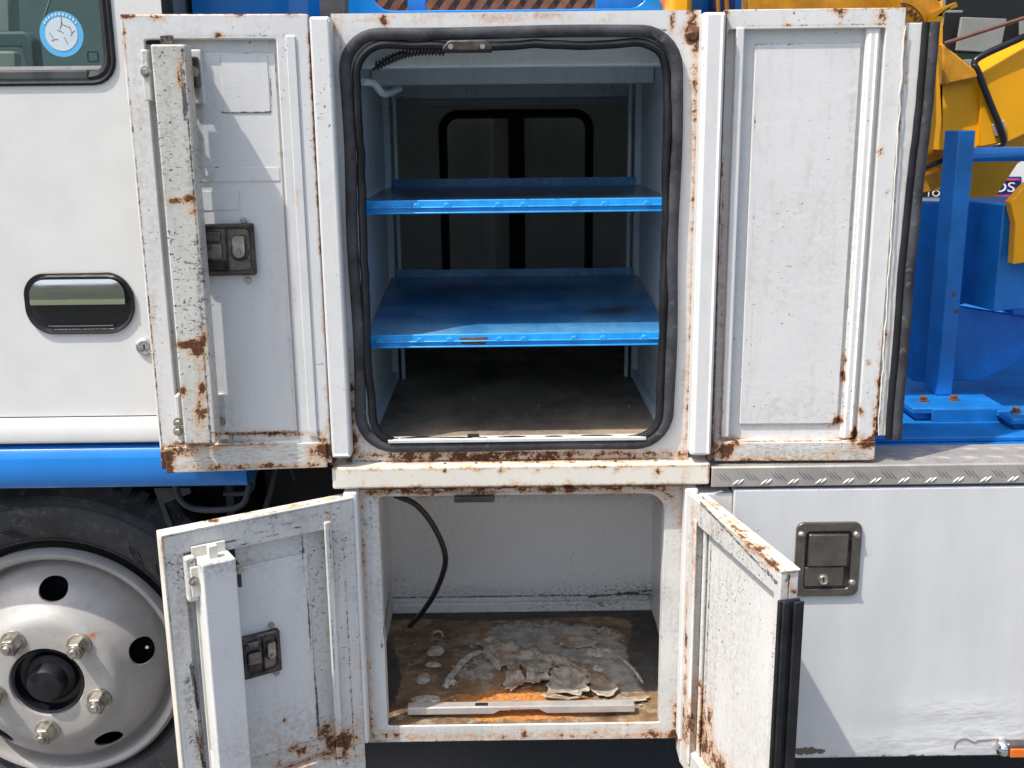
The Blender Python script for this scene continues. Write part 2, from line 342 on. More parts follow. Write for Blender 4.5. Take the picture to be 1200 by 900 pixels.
def empty(name, loc=(0, 0, 0), parent=None, rz=0.0, label=None, cat=None, group=None):
    o = bpy.data.objects.new(name, None); COL.objects.link(o); o.location = loc; o.rotation_euler = (0, 0, rz); o.empty_display_size = .1
    if parent is not None: o.parent = parent
    if label: o['label'] = label
    if cat: o['category'] = cat
    if group: o['group'] = group
    return o
def hexbolt(mb, x, y, z, r=.006, h=.006, washer=True, d=-1):
    if washer: mb.lathe([(r*1.5, 0), (r*1.5, d*h*.25)], 14, c=(x, y, z))
    mb.lathe([(r, d*h*.2), (r, d*h*.9), (r*.85, d*h)], 6, c=(x, y, z)); return mb
def screw(mb, x, y, z, r=.006, h=.004):
    mb.lathe([(r, 0), (r, -h*.4), (r*.8, -h*.85), (r*.35, -h)], 14, c=(x, y, z)); mb.box(x-r*.7, x+r*.7, y-h*1.08, y-h*.9, z-r*.12, z+r*.12); return mb
# ================================================================ SETTING
g = MB()
g.add([(-300, -300, 0), (300, -300, 0), (300, 300, 0), (-300, 300, 0)], [(0, 1, 2, 3)])
mk('ground', g, 'asphalt', kind='structure')
g = MB(); g.add([(-200, -200, .03), (200, -200, .03), (200, -9, .03), (-200, -9, .03)], [(0, 1, 2, 3)]); g.v = [(a, min(b, -5.5) if b > -10 else b, c) for a, b, c in g.v]; mk('grass_field', g, 'grass', kind='structure')
vs = []; fs = []
for i in range(61):
    x = -240+8*i; h = 30+14*mn.noise(Vector((i*.13, 0, 3)))+5*mn.noise(Vector((i*.4, 2, 3)))
    vs += [(x, -150, 0), (x, -190, h)]
for i in range(60): fs.append((2*i, 2*i+2, 2*i+3, 2*i+1))
g = MB(); g.add(vs, fs); mk('hills', g, 'hill', kind='structure')
# ================================================================ TRUCK
truck = empty('service_truck', (0, 0, 0), label='white and blue crane service truck with rusty open cabinet doors and yellow boom', cat='truck')
T = truck
XL, XR, ZB, ZT = -.273, .320, .850, 1.606
# ---- upper cabinet
UC = MB().frame((XL, XR, ZB, ZT), rrect(-.247, .285, .882, 1.57, .062, .006), 0, .022)
upper = mk('upper_cabinet', UC, 'old_clean', T, wear=True, label='large open upper tool cabinet with two blue shelves')
st = .03
def part(name, mb, mat, parent, **k): return mk(name, mb, mat, parent, **k)
part('side_wall', MB().box(-.262, -.25, .023, .50, .87, 1.599, .03), 'inner', upper, wear=True)
part('side_wall', MB().box(.290, .302, .023, .50, .87, 1.599, .03), 'inner', upper, wear=True)
part('side_wall', MB().box(-.40, -.262, .50, .512, .86, 1.599).box(-.41, -.40, .50, 1.78, .86, 1.599), 'inner', upper)
part('side_wall', MB().box(.302, .44, .50, .512, .86, 1.599).box(.44, .45, .50, 1.78, .86, 1.599), 'inner', upper)
part('roof_panel', MB().box(-.262, .302, .0225, .5, 1.600, 1.604).box(-.42, .46, .5005, 1.8, 1.600, 1.604), 'old_clean', upper)
part('roof_beam', MB().box(-.25, .29, .075, .12, 1.525, 1.5995, .03), 'inner', upper, bevel=.004, wear=True)
part('roof_beam', MB().box(-.249, .289, .30, .36, 1.505, 1.5995, .03), 'inner', upper, bevel=.004, wear=True)
part('roof_beam', MB().box(-.39, .43, .62, .70, 1.487, 1.5995), 'inner', upper, bevel=.004)
part('roof_beam', MB().box(-.39, .43, 1.1, 1.16, 1.478, 1.5995), 'inner', upper, bevel=.004)
part('floor_plate', MB().box(-.262, .302, .0225, .5, .875, .886).box(-.40, .44, .5005, 1.78, .875, .886), 'floor_up', upper)
part('floor_angle', MB().box(-.25, -.238, .03, .5, .886, .905), 'inner', upper)
part('floor_angle', MB().box(.278, .29, .03, .5, .886, .905), 'inner', upper)
for x0, x1, yy in ((-.250, -.236, .498), (-.230, -.222, .505), (.262, .270, .505), (.276, .290, .498)):
    part('shelf_rail', MB().box(x0, x1, yy-.012, yy, .886, 1.60), 'inner', upper, bevel=.002)
# far side of the cabinet with its own closed doors
bk = MB().frame((-.42, .46, .86, 1.599), rrect(-.205, .29, .86+.03, 1.475, .05), 1.76, 1.78); part('rear_wall', bk, 'inner_low', upper)
lp = [(x, 1.755, z) for x, z in rrect(-.195, .28, .90, 1.465, .05)]
part('rear_seal', MB().tube(lp, .014, 8, True), 'rubber', upper)
part('rear_door', MB().box(-.21, .025, 1.80, 1.82, .87, 1.5).box(-.03, .012, 1.782, 1.80, .9, 1.47), 'old', upper, wear=False)
part('rear_door', MB().box(.062, .30, 1.80, 1.82, .87, 1.5).box(.085, .092, 1.794, 1.80, .9, 1.47), 'old', upper, wear=False)
part('rear_post', MB().box(.018, .07, 1.785, 1.83, .87, 1.5), 'dark', upper)
part('rear_outer_panel', MB().box(-.42, .46, 1.84, 1.85, .3, 1.599), 'dark', upper)
# shelves: folded tray with slotted front lip
def shelf(xa, xb, zt, y0, y1, lip, lab, worn):
    m = MB(); m.box(xa, xb, y0, y1, zt-.003, zt, .03); m.v = [(a, b, c+worn*(b-y0)/(y1-y0)) for a, b, c in m.v]
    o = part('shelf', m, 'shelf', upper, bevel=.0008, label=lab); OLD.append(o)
    e = MB(); e.box(xa, xb, y0-.004, y0, zt-lip, zt+.001).box(xa, xb, y0-.009, y0-.0042, zt-lip*.56, zt-lip*.44).box(xa, xb, y0-.0085, y0-.0042, zt-lip, zt-lip*.86)
    n = 8
    for i in range(n):
        x = xa+(xb-xa)*(i+.35)/n; x += .012*math.sin(i*2.7); tz = zt-lip*.42; e.prism([(x-.009, tz-.0035), (x+.009, tz-.0035), (x+.0035, tz+.0055), (x-.0035, tz+.0055)], y0-.0095, y0-.0043)
    part('shelf_lip', e, 'blue_edge', upper, bevel=.0015)
    part('shelf_back_lip', MB().box(xa+.012, xb-.012, y1-.003, y1, zt+worn, zt+.016+worn), 'shelf', upper)
    return o
zs1 = PY(600, 234, .045).z; zs2 = PY(600, 391, .035).z
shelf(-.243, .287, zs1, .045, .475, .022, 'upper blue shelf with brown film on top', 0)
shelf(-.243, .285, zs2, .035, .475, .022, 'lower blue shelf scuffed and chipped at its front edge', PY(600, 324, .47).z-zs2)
part('shelf_chip', MB().prism([(PY(a, b, .0).x, PY(a, b, .03).z) for a, b in ((537, 396), (571, 395), (568, 404), (540, 403))], .0295, .0308), 'rustbolt', upper)
# rubber seal of the opening: outer bead and drooping inner lip
def P0(px, py, y): q = PY(px, py, y); return (q.x, q.z)
a = P0(414, 278, -.006); b = P0(789, 278, -.006); tp = P0(600, 38, -.006)[1]; bt = P0(600, 522, -.006)[1]
lp = rrect(a[0], b[0], bt, tp, .058)
part('rubber_seal', MB().tube([(x+.0016*math.sin(z*19), -.007, z+.0012*math.sin(x*14)) for x, z in lp], .0098, 12, True, .75), 'rubber_grey', upper, label='thick outer bead of the rubber door seal')
l2 = rrect(a[0]+.0165, b[0]-.0150, bt+.009, tp-.0165, .048, .008)
pts = []
for i, (x, z) in enumerate(l2):
    wv = .0045*mn.noise(Vector((x*9, z*9, 1)))+.002*mn.noise(Vector((x*30, z*30, 5)))
    droop = -.004*max(0, math.sin((x+.2)*7)) if z > tp-.03 else 0
    pts.append((x+wv, -.004+.006*mn.noise(Vector((x*11, z*11, 9))), z+wv+droop))
part('rubber_lip', MB().tube(pts, .0072, 10, True, 1.1), 'rubber', upper, label='wavy inner lip of the rubber door seal')
# striker at the top of the opening
q = PY(547, 53, -.02)
m = MB().prism([(q.x-.04, q.z-.004), (q.x-.028, q.z+.008), (q.x+.03, q.z+.008), (q.x+.042, q.z-.004), (q.x+.04, q.z-.009), (q.x-.038, q.z-.009)], -.026, .03)
part('striker', m, 'steel_dark', upper, bevel=.003)
for dx in (-.025, .025): part('striker_bolt', hexbolt(MB(), q.x+dx, -.0265, q.z-.003, .0045, .007, False), 'bolt', upper)
# spiral cable and wiring in the top left corner
c0 = PY(440, 78, .06); c1 = PY(520, 60, .05); pts = []
for i in range(150):
    t = i/149; p = c0.lerp(c1, t)+Vector((0, 0, .010*math.sin(t*3.1))); an = t*2*math.pi*20
    pts.append(p+Vector((0, math.cos(an)*.007, math.sin(an)*.007)))
part('coiled_cable', MB().tube(pts, .0016, 5), 'rubber_grey', upper)
def bez(P, n=24):
    P = [Vector(p) for p in P]; out = []
    Q = [P[0]*2-P[1]]+P+[P[-1]*2-P[-2]]
    for i in range(1, len(Q)-2):
        for k in range(n):
            t = k/n; a, b, c, d = Q[i-1], Q[i], Q[i+1], Q[i+2]
            out.append(.5*((2*b)+(c-a)*t+(2*a-5*b+4*c-d)*t*t+(3*b-a-3*c+d)*t**3))
    out.append(P[-1]); return out
part('wire', MB().tube(bez([PY(437, 82, .05), PY(452, 70, .06), PY(470, 62, .05), PY(480, 63, .05)]), .0025, 6), 'rubber', upper)
part('conduit', MB().tube(bez([PY(425, 96, .05), PY(438, 98, .08), PY(450, 110, .12), PY(468, 104, .2)]), .006, 8), 'inner', upper)
# sill strip with slot
s0 = PY(455, 517, -.012); s1 = PY(757, 517, -.012)
part('sill_strip', MB().box(s0.x, s1.x, -.016, -.013, s0.z-.003, s0.z+.003).box(s0.x, s1.x, -.0128, .006, s0.z+.000, s0.z+.003), 'old_rough', upper, bevel=.001, label='thin white strip along the front of the cabinet floor')
s2 = PY(555, 511, .02); part('strip_slot', MB().box(s2.x-.010, s2.x+.010, -.006, .010, s0.z+.0042, s0.z+.0052), 'dark', upper)
for i in range(14):
    x = random.uniform(-.15, .25); y = random.uniform(.1, .42); k = []
    n = 7; r = random.uniform(.003, .008)
    k = [(x+r*random.uniform(.6, 1.2)*math.cos(2*math.pi*j/n), y+r*random.uniform(.6, 1.3)*math.sin(2*math.pi*j/n)) for j in range(n)]
    mm = MB().add([(a_, b_, .887) for a_, b_ in k]+[(x, y, .890)], [(j, (j+1) % n, n) for j in range(n)])
    part('debris', mm, 'floor_up', upper)
# hinge posts of both cabinets (folded door edges)
def post(pL, pR, top, bot, y0, y1, mat, par, lab=None, bev=.005):
    A = PY(pL[0], pL[1], y0); B = PY(pR[0], pR[1], y0); zt = PY(*top, y0).z; zb = PY(*bot, y0).z
    return part('hinge_post', MB().box(A.x, B.x, y0, y1, zb, zt, .012), mat, par, bevel=bev, seg=3, wear=False, label=lab)
post((375, 280), (399, 280), (375, 19), (400, 537), -.034, .0, 'old_clean', upper, 'left hinge post of the upper cabinet')
post((816, 280), (842, 280), (834, 14), (820, 534), -.034, .0, 'old_clean', upper, 'right hinge post of the upper cabinet')
part('hinge_rod', MB().box(-.3075, -.3015, -.026, -.004, .858, 1.600), 'rustbolt', upper)
part('hinge_rod', MB().box(-.2775, -.2725, -.010, -.0005, .858, 1.600), 'rustbolt', upper)
part('hinge_rod', MB().box(.351, .3565, -.026, -.002, .858, 1.600), 'rustbolt', upper)
# rust boss on the right of the face
q = PY(812, 38, 0); part('weld_lump', MB().add(*(lambda n: ([(q.x+.011*math.cos(6.283*j/n)*(1+.3*math.sin(j*2.3)), -.002, q.z+.012*math.sin(6.283*j/n)) for j in range(n)]+[(q.x, -.009, q.z)], [(j, (j+1) % n, n) for j in range(n)]))(11)), 'rustbolt', upper)
# ---- ledge between the cabinets
z1_, z0_ = PY(600, 548, -.03).z, PY(600, 571, -.03).z
ledge = part('ledge', MB().box(PY(389, 560, -.03).x, PY(832, 560, -.03).x, -.03, .03, z0_, z1_+.004, .012), 'cream', T, bevel=.004, seg=3, wear=True, label='cream white rusty ledge between upper and lower cabinets')
for px in (521, 558, 587, 630, 722, 770):
    q = PY(px, 550, -.03); part('rivet', MB().lathe([(.003, 0), (.002, .0015)], 8, axis='z', c=(q.x, -.015, z1_+.004)), 'rustbolt', ledge)
# ---- lower cabinet
LZ0, LZ1 = .299, .803
lower = mk('lower_cabinet', MB().frame((-.268, .316, LZ0, LZ1), rrect(-.230, .281, .333, .789, (.004, .004, .035, .008), .005), 0, .005, .005), 'old_rough', T, wear=True, bevel=.0015, label='small open lower locker with rusted floor')
part('side_wall', MB().box(-.278, -.270, .0305, .53, .31, .83, .02), 'inner_low', lower, wear=True)
part('side_wall', MB().box(.332, .340, .0305, .53, .31, .83, .02), 'inner_low', lower, wear=True)
part('back_wall', MB().box(-.29, .35, .50, .52, .30, .84, .012), 'inner_low', lower, wear=True)
part('back_angle', MB().box(-.27, .332, .485, .4995, .328, .352, .02), 'inner_low', lower, bevel=.003, wear=True)
part('jamb', MB().box(-.2395, -.2305, .0055, .03, .333, .80, .02), 'old_rough', lower, wear=True)
part('jamb', MB().box(.2815, .2905, .0055, .03, .333, .80, .02), 'old_rough', lower, wear=True)
part('jamb', MB().box(-.268, .316, .0055, .03, .790, .798, .02), 'old_rough', lower, wear=True)
part('ceiling_panel', MB().box(-.28, .34, .03, .53, .832, .838), 'inner_low', lower)
fl = MB(); nx, ny = 130, 110; vs = []; fs = []
FX0, FX1, FY0, FY1 = -.27, .332, .0055, .50
def fz(x, y): return .329+.0035*mn.noise(Vector((x*8, y*8, 0)))+.0012*mn.noise(Vector((x*40, y*40, 2)))
for j in range(ny+1):
    for i in range(nx+1):
        x = FX0+(FX1-FX0)*i/nx; y = FY0+(FY1-FY0)*j/ny; vs.append((x, y, fz(x, y)))
for j in range(ny):
    for i in range(nx):
        a_ = j*(nx+1)+i; fs.append((a_, a_+1, a_+nx+2, a_+nx+1))
lfloor = part('floor_plate', fl.add(vs, fs), 'floor_low', lower, smooth=180)
part('floor_underside', MB().box(-.27, .33, .03, .52, .300, .31), 'dark', lower)
# black hose
part('hose', MB().tube(bez([PY(462, 580, .16), PY(488, 592, .17), PY(510, 620, .19), PY(522, 655, .22), PY(512, 690, .27), PY(496, 716, .32), PZ(480, 734, .33)], 14), .0058, 12), 'plastic', lower, smooth=180, label='curved black hose hanging in the lower locker')
# galvanised strip with notch and slot, lying near the front edge
a_ = PZ(476, 842, .348); b_ = PZ(747, 842, .348); yy = .045
def q1(px, row=848): return PZ(px, row, .345).x
zz0, zz1 = .338, .352
xs = [a_.x, q1(578), q1(588), q1(612), q1(632), q1(642), b_.x]
pts = [(xs[0], zz0), (xs[1], zz0), (xs[2], zz0+.009), (xs[4], zz0+.009), (xs[5], zz0), (xs[6], zz0), (xs[6], zz1), (xs[0], zz1)]
m = MB(); vsx = []
m.prism(pts, .030, .033); strip = part('sill_strip', m, 'galv', lower, bevel=.0008, label='galvanised strip with notch lying at the front of the rusty floor')
part('sill_strip_flange', MB().box(xs[0], xs[6], .0332, .052, zz1-.003, zz1), 'galv', lower, bevel=.0008)
xq = q1(564, 840); part('strip_slot', MB().box(xq-.012, xq+.012, .036, .046, zz1+.0003, zz1+.001), 'dark', lower)
# striker at the top
q = PY(556, 583, 0); part('striker', MB().box(q.x-.036, q.x+.036, -.012, .0, q.z-.006, q.z+.006), 'steel_dark', lower, bevel=.003)
# pad-eye loops
for px, py in ((512, 745), (707, 741), (501, 829), (728, 829)):
    q = PZ(px, py, .333); r = .013
    part('tie_loop', MB().tube([(q.x+r*math.cos(t), q.y+.004*math.sin(t*2), q.z-.004+r*1.1*math.sin(t)) for t in np.linspace(-.1, math.pi+.1, 16)], .0028, 8), 'bolt', lower, smooth=180)
# sealant blobs and smears
def blob(px, py, rx, ry, seed, h=.004, mat='glue', name='sealant_blob'):
    q = PZ(px, py, .331); n = 22; vs = [(q.x, q.y, q.z+h)]; fs = []
    for ring, k in ((.45, h*.9), (.8, h*.7), (1.0, -.001)):
        for j in range(n):
            t = 6.283*j/n; rr = ring*(1+.28*mn.noise(Vector((math.cos(t)*1.4, math.sin(t)*1.4, seed))))
            vs.append((q.x+rx*rr*math.cos(t), q.y+ry*rr*math.sin(t), q.z+k*(1+.5*mn.noise(Vector((t*3, ring*5, seed))))))
    for j in range(n): fs.append((0, 1+j, 1+(j+1) % n))
    for r_ in range(2):
        for j in range(n): fs.append((1+r_*n+j, 1+(r_+1)*n+j, 1+(r_+1)*n+(j+1) % n, 1+r_*n+(j+1) % n))
    return part(name, MB().add(vs, fs), mat, lower, smooth=180)
for i, (px, py, rx, ry) in enumerate(((512, 763, .019, .022), (496, 795, .014, .024), (499, 820, .030, .020), (508, 779, .018, .009), (700, 764, .022, .022), (702, 783, .013, .013), (713, 762, .012, .009))):
    blob(px, py, rx, ry, i*3.1+.5)
def smear(P, w, seed, h=.003):
    C_ = bez([PZ(a, b, .333) for a, b in P], 8); vs = []; fs = []
    for i, c in enumerate(C_):
        t = (C_[min(i+1, len(C_)-1)]-C_[max(i-1, 0)]).normalized(); nrm = Vector((-t.y, t.x, 0))
        ww = w*(.7+.7*abs(mn.noise(Vector((i*.35, seed, 0)))))*(1 if 1 < i < len(C_)-2 else .4)
        for s_, hh in ((-1, -.003), (-.5, h), (.5, h), (1, -.003)): vs.append(c+nrm*ww*s_+Vector((0, 0, hh)))
    for i in range(len(C_)-1):
        for k in range(3): fs.append((i*4+k, i*4+k+1, i*4+k+5, i*4+k+4))
    part('sealant_bead', MB().add(vs, fs), 'glue', lower, smooth=180)
smear([(522, 800), (531, 788), (545, 772), (562, 764), (578, 772), (587, 785)], .009, 3)
smear([(520, 806), (527, 797), (534, 802)], .008, 5)
smear([(725, 768), (742, 783), (754, 800)], .004, 7, .0015)
# peeled flakes of paint, curled up
def flake(P, lift, seed, thick=.0016):
    Q = [PZ(a, b, .332) for a, b in P]; c = sum(Q, Vector())/len(Q); n = 36; cl = bez(Q+[Q[0]], 8)[:-1]; n = len(cl); vs = []; fs = []
    RR = (0.0, .35, .65, .85, 1.0)
    for rr in RR[1:]:
        for j, p in enumerate(cl):
            d = p-c; e = 1+(.30*mn.noise(Vector((j*.45, seed, 1)))+.26*mn.noise(Vector((j*1.7, seed, 4))))*rr; pos = c+d*rr*e
            z = .0035+lift*rr**2*max(0, .55+.9*mn.noise(Vector((d.x*30+seed, d.y*30, 2))))
            vs.append((pos.x, pos.y, fz(pos.x, pos.y)+z))
    k0 = len(vs); vs.append((c.x, c.y, fz(c.x, c.y)+.004))
    for j in range(n): fs.append((k0, j, (j+1) % n))
    for r_ in range(len(RR)-2):
        for j in range(n): fs.append((r_*n+j, (r_+1)*n+j, (r_+1)*n+(j+1) % n, r_*n+(j+1) % n))
    o = part('paint_flake', MB().add(vs, fs), 'flake', lower, smooth=60)
    so_ = o.modifiers.new('solid', 'SOLIDIFY'); so_.thickness = thick; so_.offset = -1
flake([(575, 757), (600, 756), (628, 772), (612, 779), (602, 792), (590, 782), (566, 772)], .012, 1)
flake([(594, 795), (606, 791), (615, 800), (602, 811), (592, 806)], .014, 2)
flake([(618, 790), (632, 785), (645, 798), (630, 806), (616, 804)], .018, 3)
flake([(648, 783), (672, 786), (688, 800), (686, 815), (648, 817), (642, 806)], .020, 4)
flake([(632, 770), (655, 771), (690, 788), (680, 793), (655, 783), (640, 779)], .010, 5)
flake([(668, 820), (688, 817), (660, 819), (634, 818), (650, 822)], .010, 6)
flake([(723, 818), (757, 816), (757, 822), (735, 825)], .008, 7)
flake([(560, 752), (583, 752), (574, 760), (558, 758)], .012, 8)
flake([(600, 766), (625, 762), (650, 776), (640, 790), (618, 786), (606, 778)], .008, 9)
flake([(690, 790), (712, 796), (724, 812), (706, 818), (692, 808)], .010, 11)
flake([(655, 744), (690, 748), (700, 756), (670, 760), (650, 752)], .004, 12)
for i in range(150):
    px = random.gauss(630, 75); py = random.uniform(745, 834); q = PZ(px, py, .332)
    if not (-.22 < q.x < .27): continue
    n = 6; r = random.uniform(.0008, .0042); z = fz(q.x, q.y)
    vs = [(q.x+r*random.uniform(.5, 1.3)*math.cos(6.28*j/n), q.y+r*random.uniform(.5, 1.3)*math.sin(6.28*j/n), z+random.uniform(.001, .005)) for j in range(n)]+[(q.x, q.y, z+.0025)]
    part('paint_crumb', MB().add(vs, [(j, (j+1) % n, n) for j in range(n)]), 'flake', lower)
post((409, 720), (425, 720), (405, 577), (425, 872), -.030, .0, 'old_clean', lower, 'left hinge post of the lower locker', .004)
post((799, 720), (814, 720), (812, 573), (800, 868), -.030, .0, 'old', lower, 'right hinge post of the lower locker', .004)
# ================================================================ CABINET DOORS
def door(x, y, ang, W, side, z0, z1, op, T_=.03, rec=.014, mat='old', lab=''):
    """side -1: door runs to local -x. op: opening rect of the raised rim in distances from (hinge, free, top, bottom)"""
    h, fr, tpp, btm = op
    xa, xb = (-W, 0) if side < 0 else (0, W)
    ox0, ox1 = (-W+fr, -h) if side < 0 else (h, W-fr)
    m = MB().frame((xa, xb, z0, z1), rrect(ox0, ox1, z0+btm, z1-tpp, .004, .005), -T_, -T_+rec, .005)
    m.box(xa+.001, xb-.001, -T_+rec+.0005, 0, z0+.001, z1-.001, .006)
    o = mk('cabinet_door', m, mat, T, bevel=.0022, wear=True, label=lab)
    o.location = (x, y, 0); o.rotation_euler = (0, 0, ang)
    bpy.context.view_layer.update()
    o['_T'] = T_; o['_r'] = rec
    return o
def dl(o, px, py, yl):     # point of a door's own plane y=yl seen at a place of the photograph -> local (x, z)
    inv = o.matrix_world.inverted(); c = inv @ CAM; d = inv.to_3x3() @ ray(px, py); p = c + d*((yl-c.y)/d.y); return p.x, p.z
def dbox(o, pa, pb, y0, y1, st=None, m=None, yl=None):
    yl = y0 if yl is None else yl
    a = dl(o, *pa, yl); b = dl(o, *pb, yl); return (m or MB()).box(a[0], b[0], y0, y1, a[1], b[1], st)
def dtall(o, xl, xr, r0, r1, y0, y1, yl=None):      # upright piece: both edges measured on the row of its top end
    yl = y0 if yl is None else yl
    a = dl(o, xl, r0, yl); b = dl(o, xr, r0, yl); c = dl(o, (xl+xr)/2, r1, yl)
    return MB().box(a[0], b[0], y0, y1, a[1], c[1], .012)
# -- upper left
UL = door(-.306, -.004, rad(4.5), .288, -1, PY(388, 543, -.034).z, 1.603, (.052, .034, .038, .042), mat='old', lab='upper left cabinet door folded against the cab with a long latch bar')
f = -.030; rc = -.016
part('inner_panel', dtall(UL, 215, 322, 62, 508, rc-.003, rc+.001), 'old_clean', UL, bevel=.0015, wear=True)
part('hinge_side_rib', dtall(UL, 335, 346, 42, 512, f-.0028, f-.0005, yl=f), 'old_clean', UL, bevel=.002, wear=True)
part('bottom_rail', dbox(UL, (193, 524), (384, 547), f-.0005, f-.004, .008, yl=f), 'old_brush', UL, bevel=.002, wear=True)
# latch bar cover
yb = -.098
xa_, zt_ = dl(UL, 176, 52, yb); xb_, _ = dl(UL, 214, 52, yb); _, zb_ = dl(UL, 225, 521, yb)
bar = MB().box(xa_, xb_+.004, yb, yb+.045, zb_, zt_, .010)
part('latch_bar', bar, 'old_bar', UL, bevel=.003, seg=3, wear=True, label='worn white latch bar cover with rust patches')
part('bar_backing', MB().box(xa_+.004, xb_-.001, yb+.0455, yb+.050, zb_+.01, zt_-.02), 'steel_dark', UL)
part('bar_lug', dbox(UL, (187, 41), (202, 51), -.075, -.06, yl=-.075), 'steel', UL, bevel=.001)
for (a, b) in (((214, 58), (240, 122)), ((247, 463), (268, 515))):
    part('bracket', dbox(UL, a, b, rc-.012, rc-.001, .01), 'old', UL, bevel=.002, wear=True)
part('bracket', dbox(UL, (216, 66), (233, 103), -.05, -.0285, yl=-.05), 'steel_dark', UL, bevel=.003, label='dark scraped steel bracket beside the latch bar')
part('bracket', dbox(UL, (164, 58), (178, 118), -.055, -.031, .01, yl=-.055), 'old_rough', UL, bevel=.002, wear=True)
part('bracket', dbox(UL, (204, 464), (214, 520), -.055, -.031, .01, yl=-.055), 'old_rough', UL, bevel=.002, wear=True)
for px, py, yl in ((227, 84, -.0505), (259, 494, rc-.0125), (171, 84, -.0555), (209, 495, -.0555), (286, 258, rc), (291, 328, rc), (209, 505, -.0555)):
    x_, z_ = dl(UL, px, py, yl); part('bolt', hexbolt(MB(), x_, yl, z_, .0055, .008), 'bolt', UL)
part('painted_label', dbox(UL, (258, 66), (317, 132), rc-.0042, rc-.0030, .01), 'old_clean', UL, bevel=.0005, wear=True, label='painted over square sticker')
part('painted_label', dbox(UL, (240, 197), (328, 212), rc-.0040, rc-.0030, .02), 'old_clean', UL, bevel=.0005)
part('painted_label', dbox(UL, (232, 224), (280, 246), rc-.0040, rc-.0030, .02), 'old_clean', UL, bevel=.0005)
# curled strip of sticker
A = [dl(UL, a, b, rc-.004) for a, b in ((228, 213), (240, 208), (250, 200), (255, 196), (250, 212), (240, 213))]
part('sticker_curl', MB().add([(p[0], rc-.0045-(.010 if i in (2, 3) else .001), p[1]) for i, p in enumerate(A)], [(0, 1, 5), (1, 2, 4, 5), (2, 3, 4)]), 'old_clean', UL)
part('slot', dbox(UL, (167, 41), (192, 52), rc-.004, rc-.0005, yl=rc), 'dark', UL)
def paddle(o, a, b, mirror=False):
    """inside of a paddle latch: pressed tray with mechanism"""
    yl = rc-.010
    x0, zt = dl(o, *a, yl); x1, zb = dl(o, *b, yl); 
    if x0 > x1: x0, x1 = x1, x0
    W, H = x1-x0, zt-zb
    m = MB().frame((x0, x1, zb, zt), rrect(x0+.008, x1-.008, zb+.008, zt-.008, .008, .008), yl-.006, yl+.008, .004)
    part('latch_tray', m, 'steel_dark', o, bevel=.003)
    part('latch_plate', MB().box(x0+.006, x1-.006, yl, yl+.006, zb+.006, zt-.006), 'steel', o)
    part('latch_block', MB().box(x0+W*.12, x0+W*.46, yl-.010, yl-.0005, zb+H*.34, zb+H*.62).box(x0+W*.1, x0+W*.45, yl-.004, yl-.0004, zb+H*.66, zb+H*.86), 'steel', o, bevel=.002)
    part('latch_block', MB().box(x0+W*.12, x0+W*.50, yl-.003, yl-.0003, zb+H*.10, zb+H*.29).box(x0+W*.52, x0+W*.55, yl-.008, yl-.0002, zb+H*.1, zb+H*.9), 'steel_dark', o, bevel=.002)
    cx, cz = x0+W*.74, zb+H*.46; ln = H*.30; rr = W*.10
    pts = [(cx+rr*math.cos(t), cz+rr*math.sin(t)) for t in np.linspace(math.pi, 2*math.pi, 10)]+[(cx+rr, cz+ln), (cx-rr*.6, cz+ln), (cx-rr, cz+ln*.85)]
    part('latch_lever', MB().prism(pts, yl-.010, yl-.005), 'bolt', o, bevel=.0008)
    part('latch_washer', MB().lathe([(rr*1.6, 0), (rr*1.6, -.003)], 18, c=(cx, yl-.0006, cz)), 'steel_dark', o)
    part('latch_bolt', hexbolt(MB(), cx, yl-.0102, cz, .004, .005, False), 'bolt', o)
    part('latch_pivot', MB().lathe([(rr*.9, 0), (rr*.9, -.004), (rr*.5, -.006)], 14, c=(x0+W*.1, yl-.006, zb+H*.76)), 'steel_dark', o)
paddle(UL, (226, 263), (301, 322))
# -- upper right
UR = door(.356, .018, rad(-1.2), .288, 1, PY(850, 540, -.03).z, PY(950, 9, -.03).z, (.0065, .030, .030, .030), mat='old', lab='upper right cabinet door standing open beside the crane deck')
part('inner_panel', dtall(UR, 885, 1010, 52, 497, rc-.004, rc+.001), 'old', UR, bevel=.002, wear=True)
part('side_rib', dtall(UR, 1016, 1033, 30, 515, rc-.011, rc-.0005), 'old', UR, bevel=.008, seg=4, wear=True)
part('side_rib', dtall(UR, 863, 873, 32, 512, f-.002, rc+.001, yl=f), 'old_clean', UR, bevel=.002, wear=True)
part('bottom_rail', dbox(UR, (837, 518), (1024, 539), f-.004, f-.0005, .008, yl=f), 'old_brush', UR, bevel=.002, wear=True)
part('weld_seam', MB().tube([Vector((dl(UR, px, py, f)[0], f-.0015, dl(UR, px, py, f)[1])) for px, py in [(1060-.065*(r-30)+1.6*mn.noise(Vector((r*.05, 0, 4))), r) for r in range(30, 515, 5)]], lambda t: .0012+.0012*abs(mn.noise(Vector((t*40, 3, 1)))), 6), 'cream', UR)
xA, zA = dl(UR, 1062, 27, -.022); xB, _ = dl(UR, 1086, 27, -.022); _, zC = dl(UR, 1050, 510, -.022)
part('door_flange', MB().box(.2885, xB, -.024, -.019, zC, zA, .012), 'old', UR, bevel=.001, wear=True, label='narrow flange along the free edge')
for k_, (off, rr, mt) in enumerate(((0, .0062, 'rubber'), (.0135, .0090, 'rubber_grey'))):
    pts = []
    for i in range(60):
        t = i/59; z = zA+(zC-.006-zA)*t; s_ = (1/(1+math.exp((t-.28)*14)))
        pts.append((xB-.012+off+.009*s_+.0012*mn.noise(Vector((t*6, 1, 2)))+.0006*mn.noise(Vector((t*25, 1, 2))), -.028-.002*math.sin(t*5), z))
    part('edge_seal', MB().tube(pts, rr, 10, False, .8), mt, UR, label='wavy black rubber seal on the free edge')
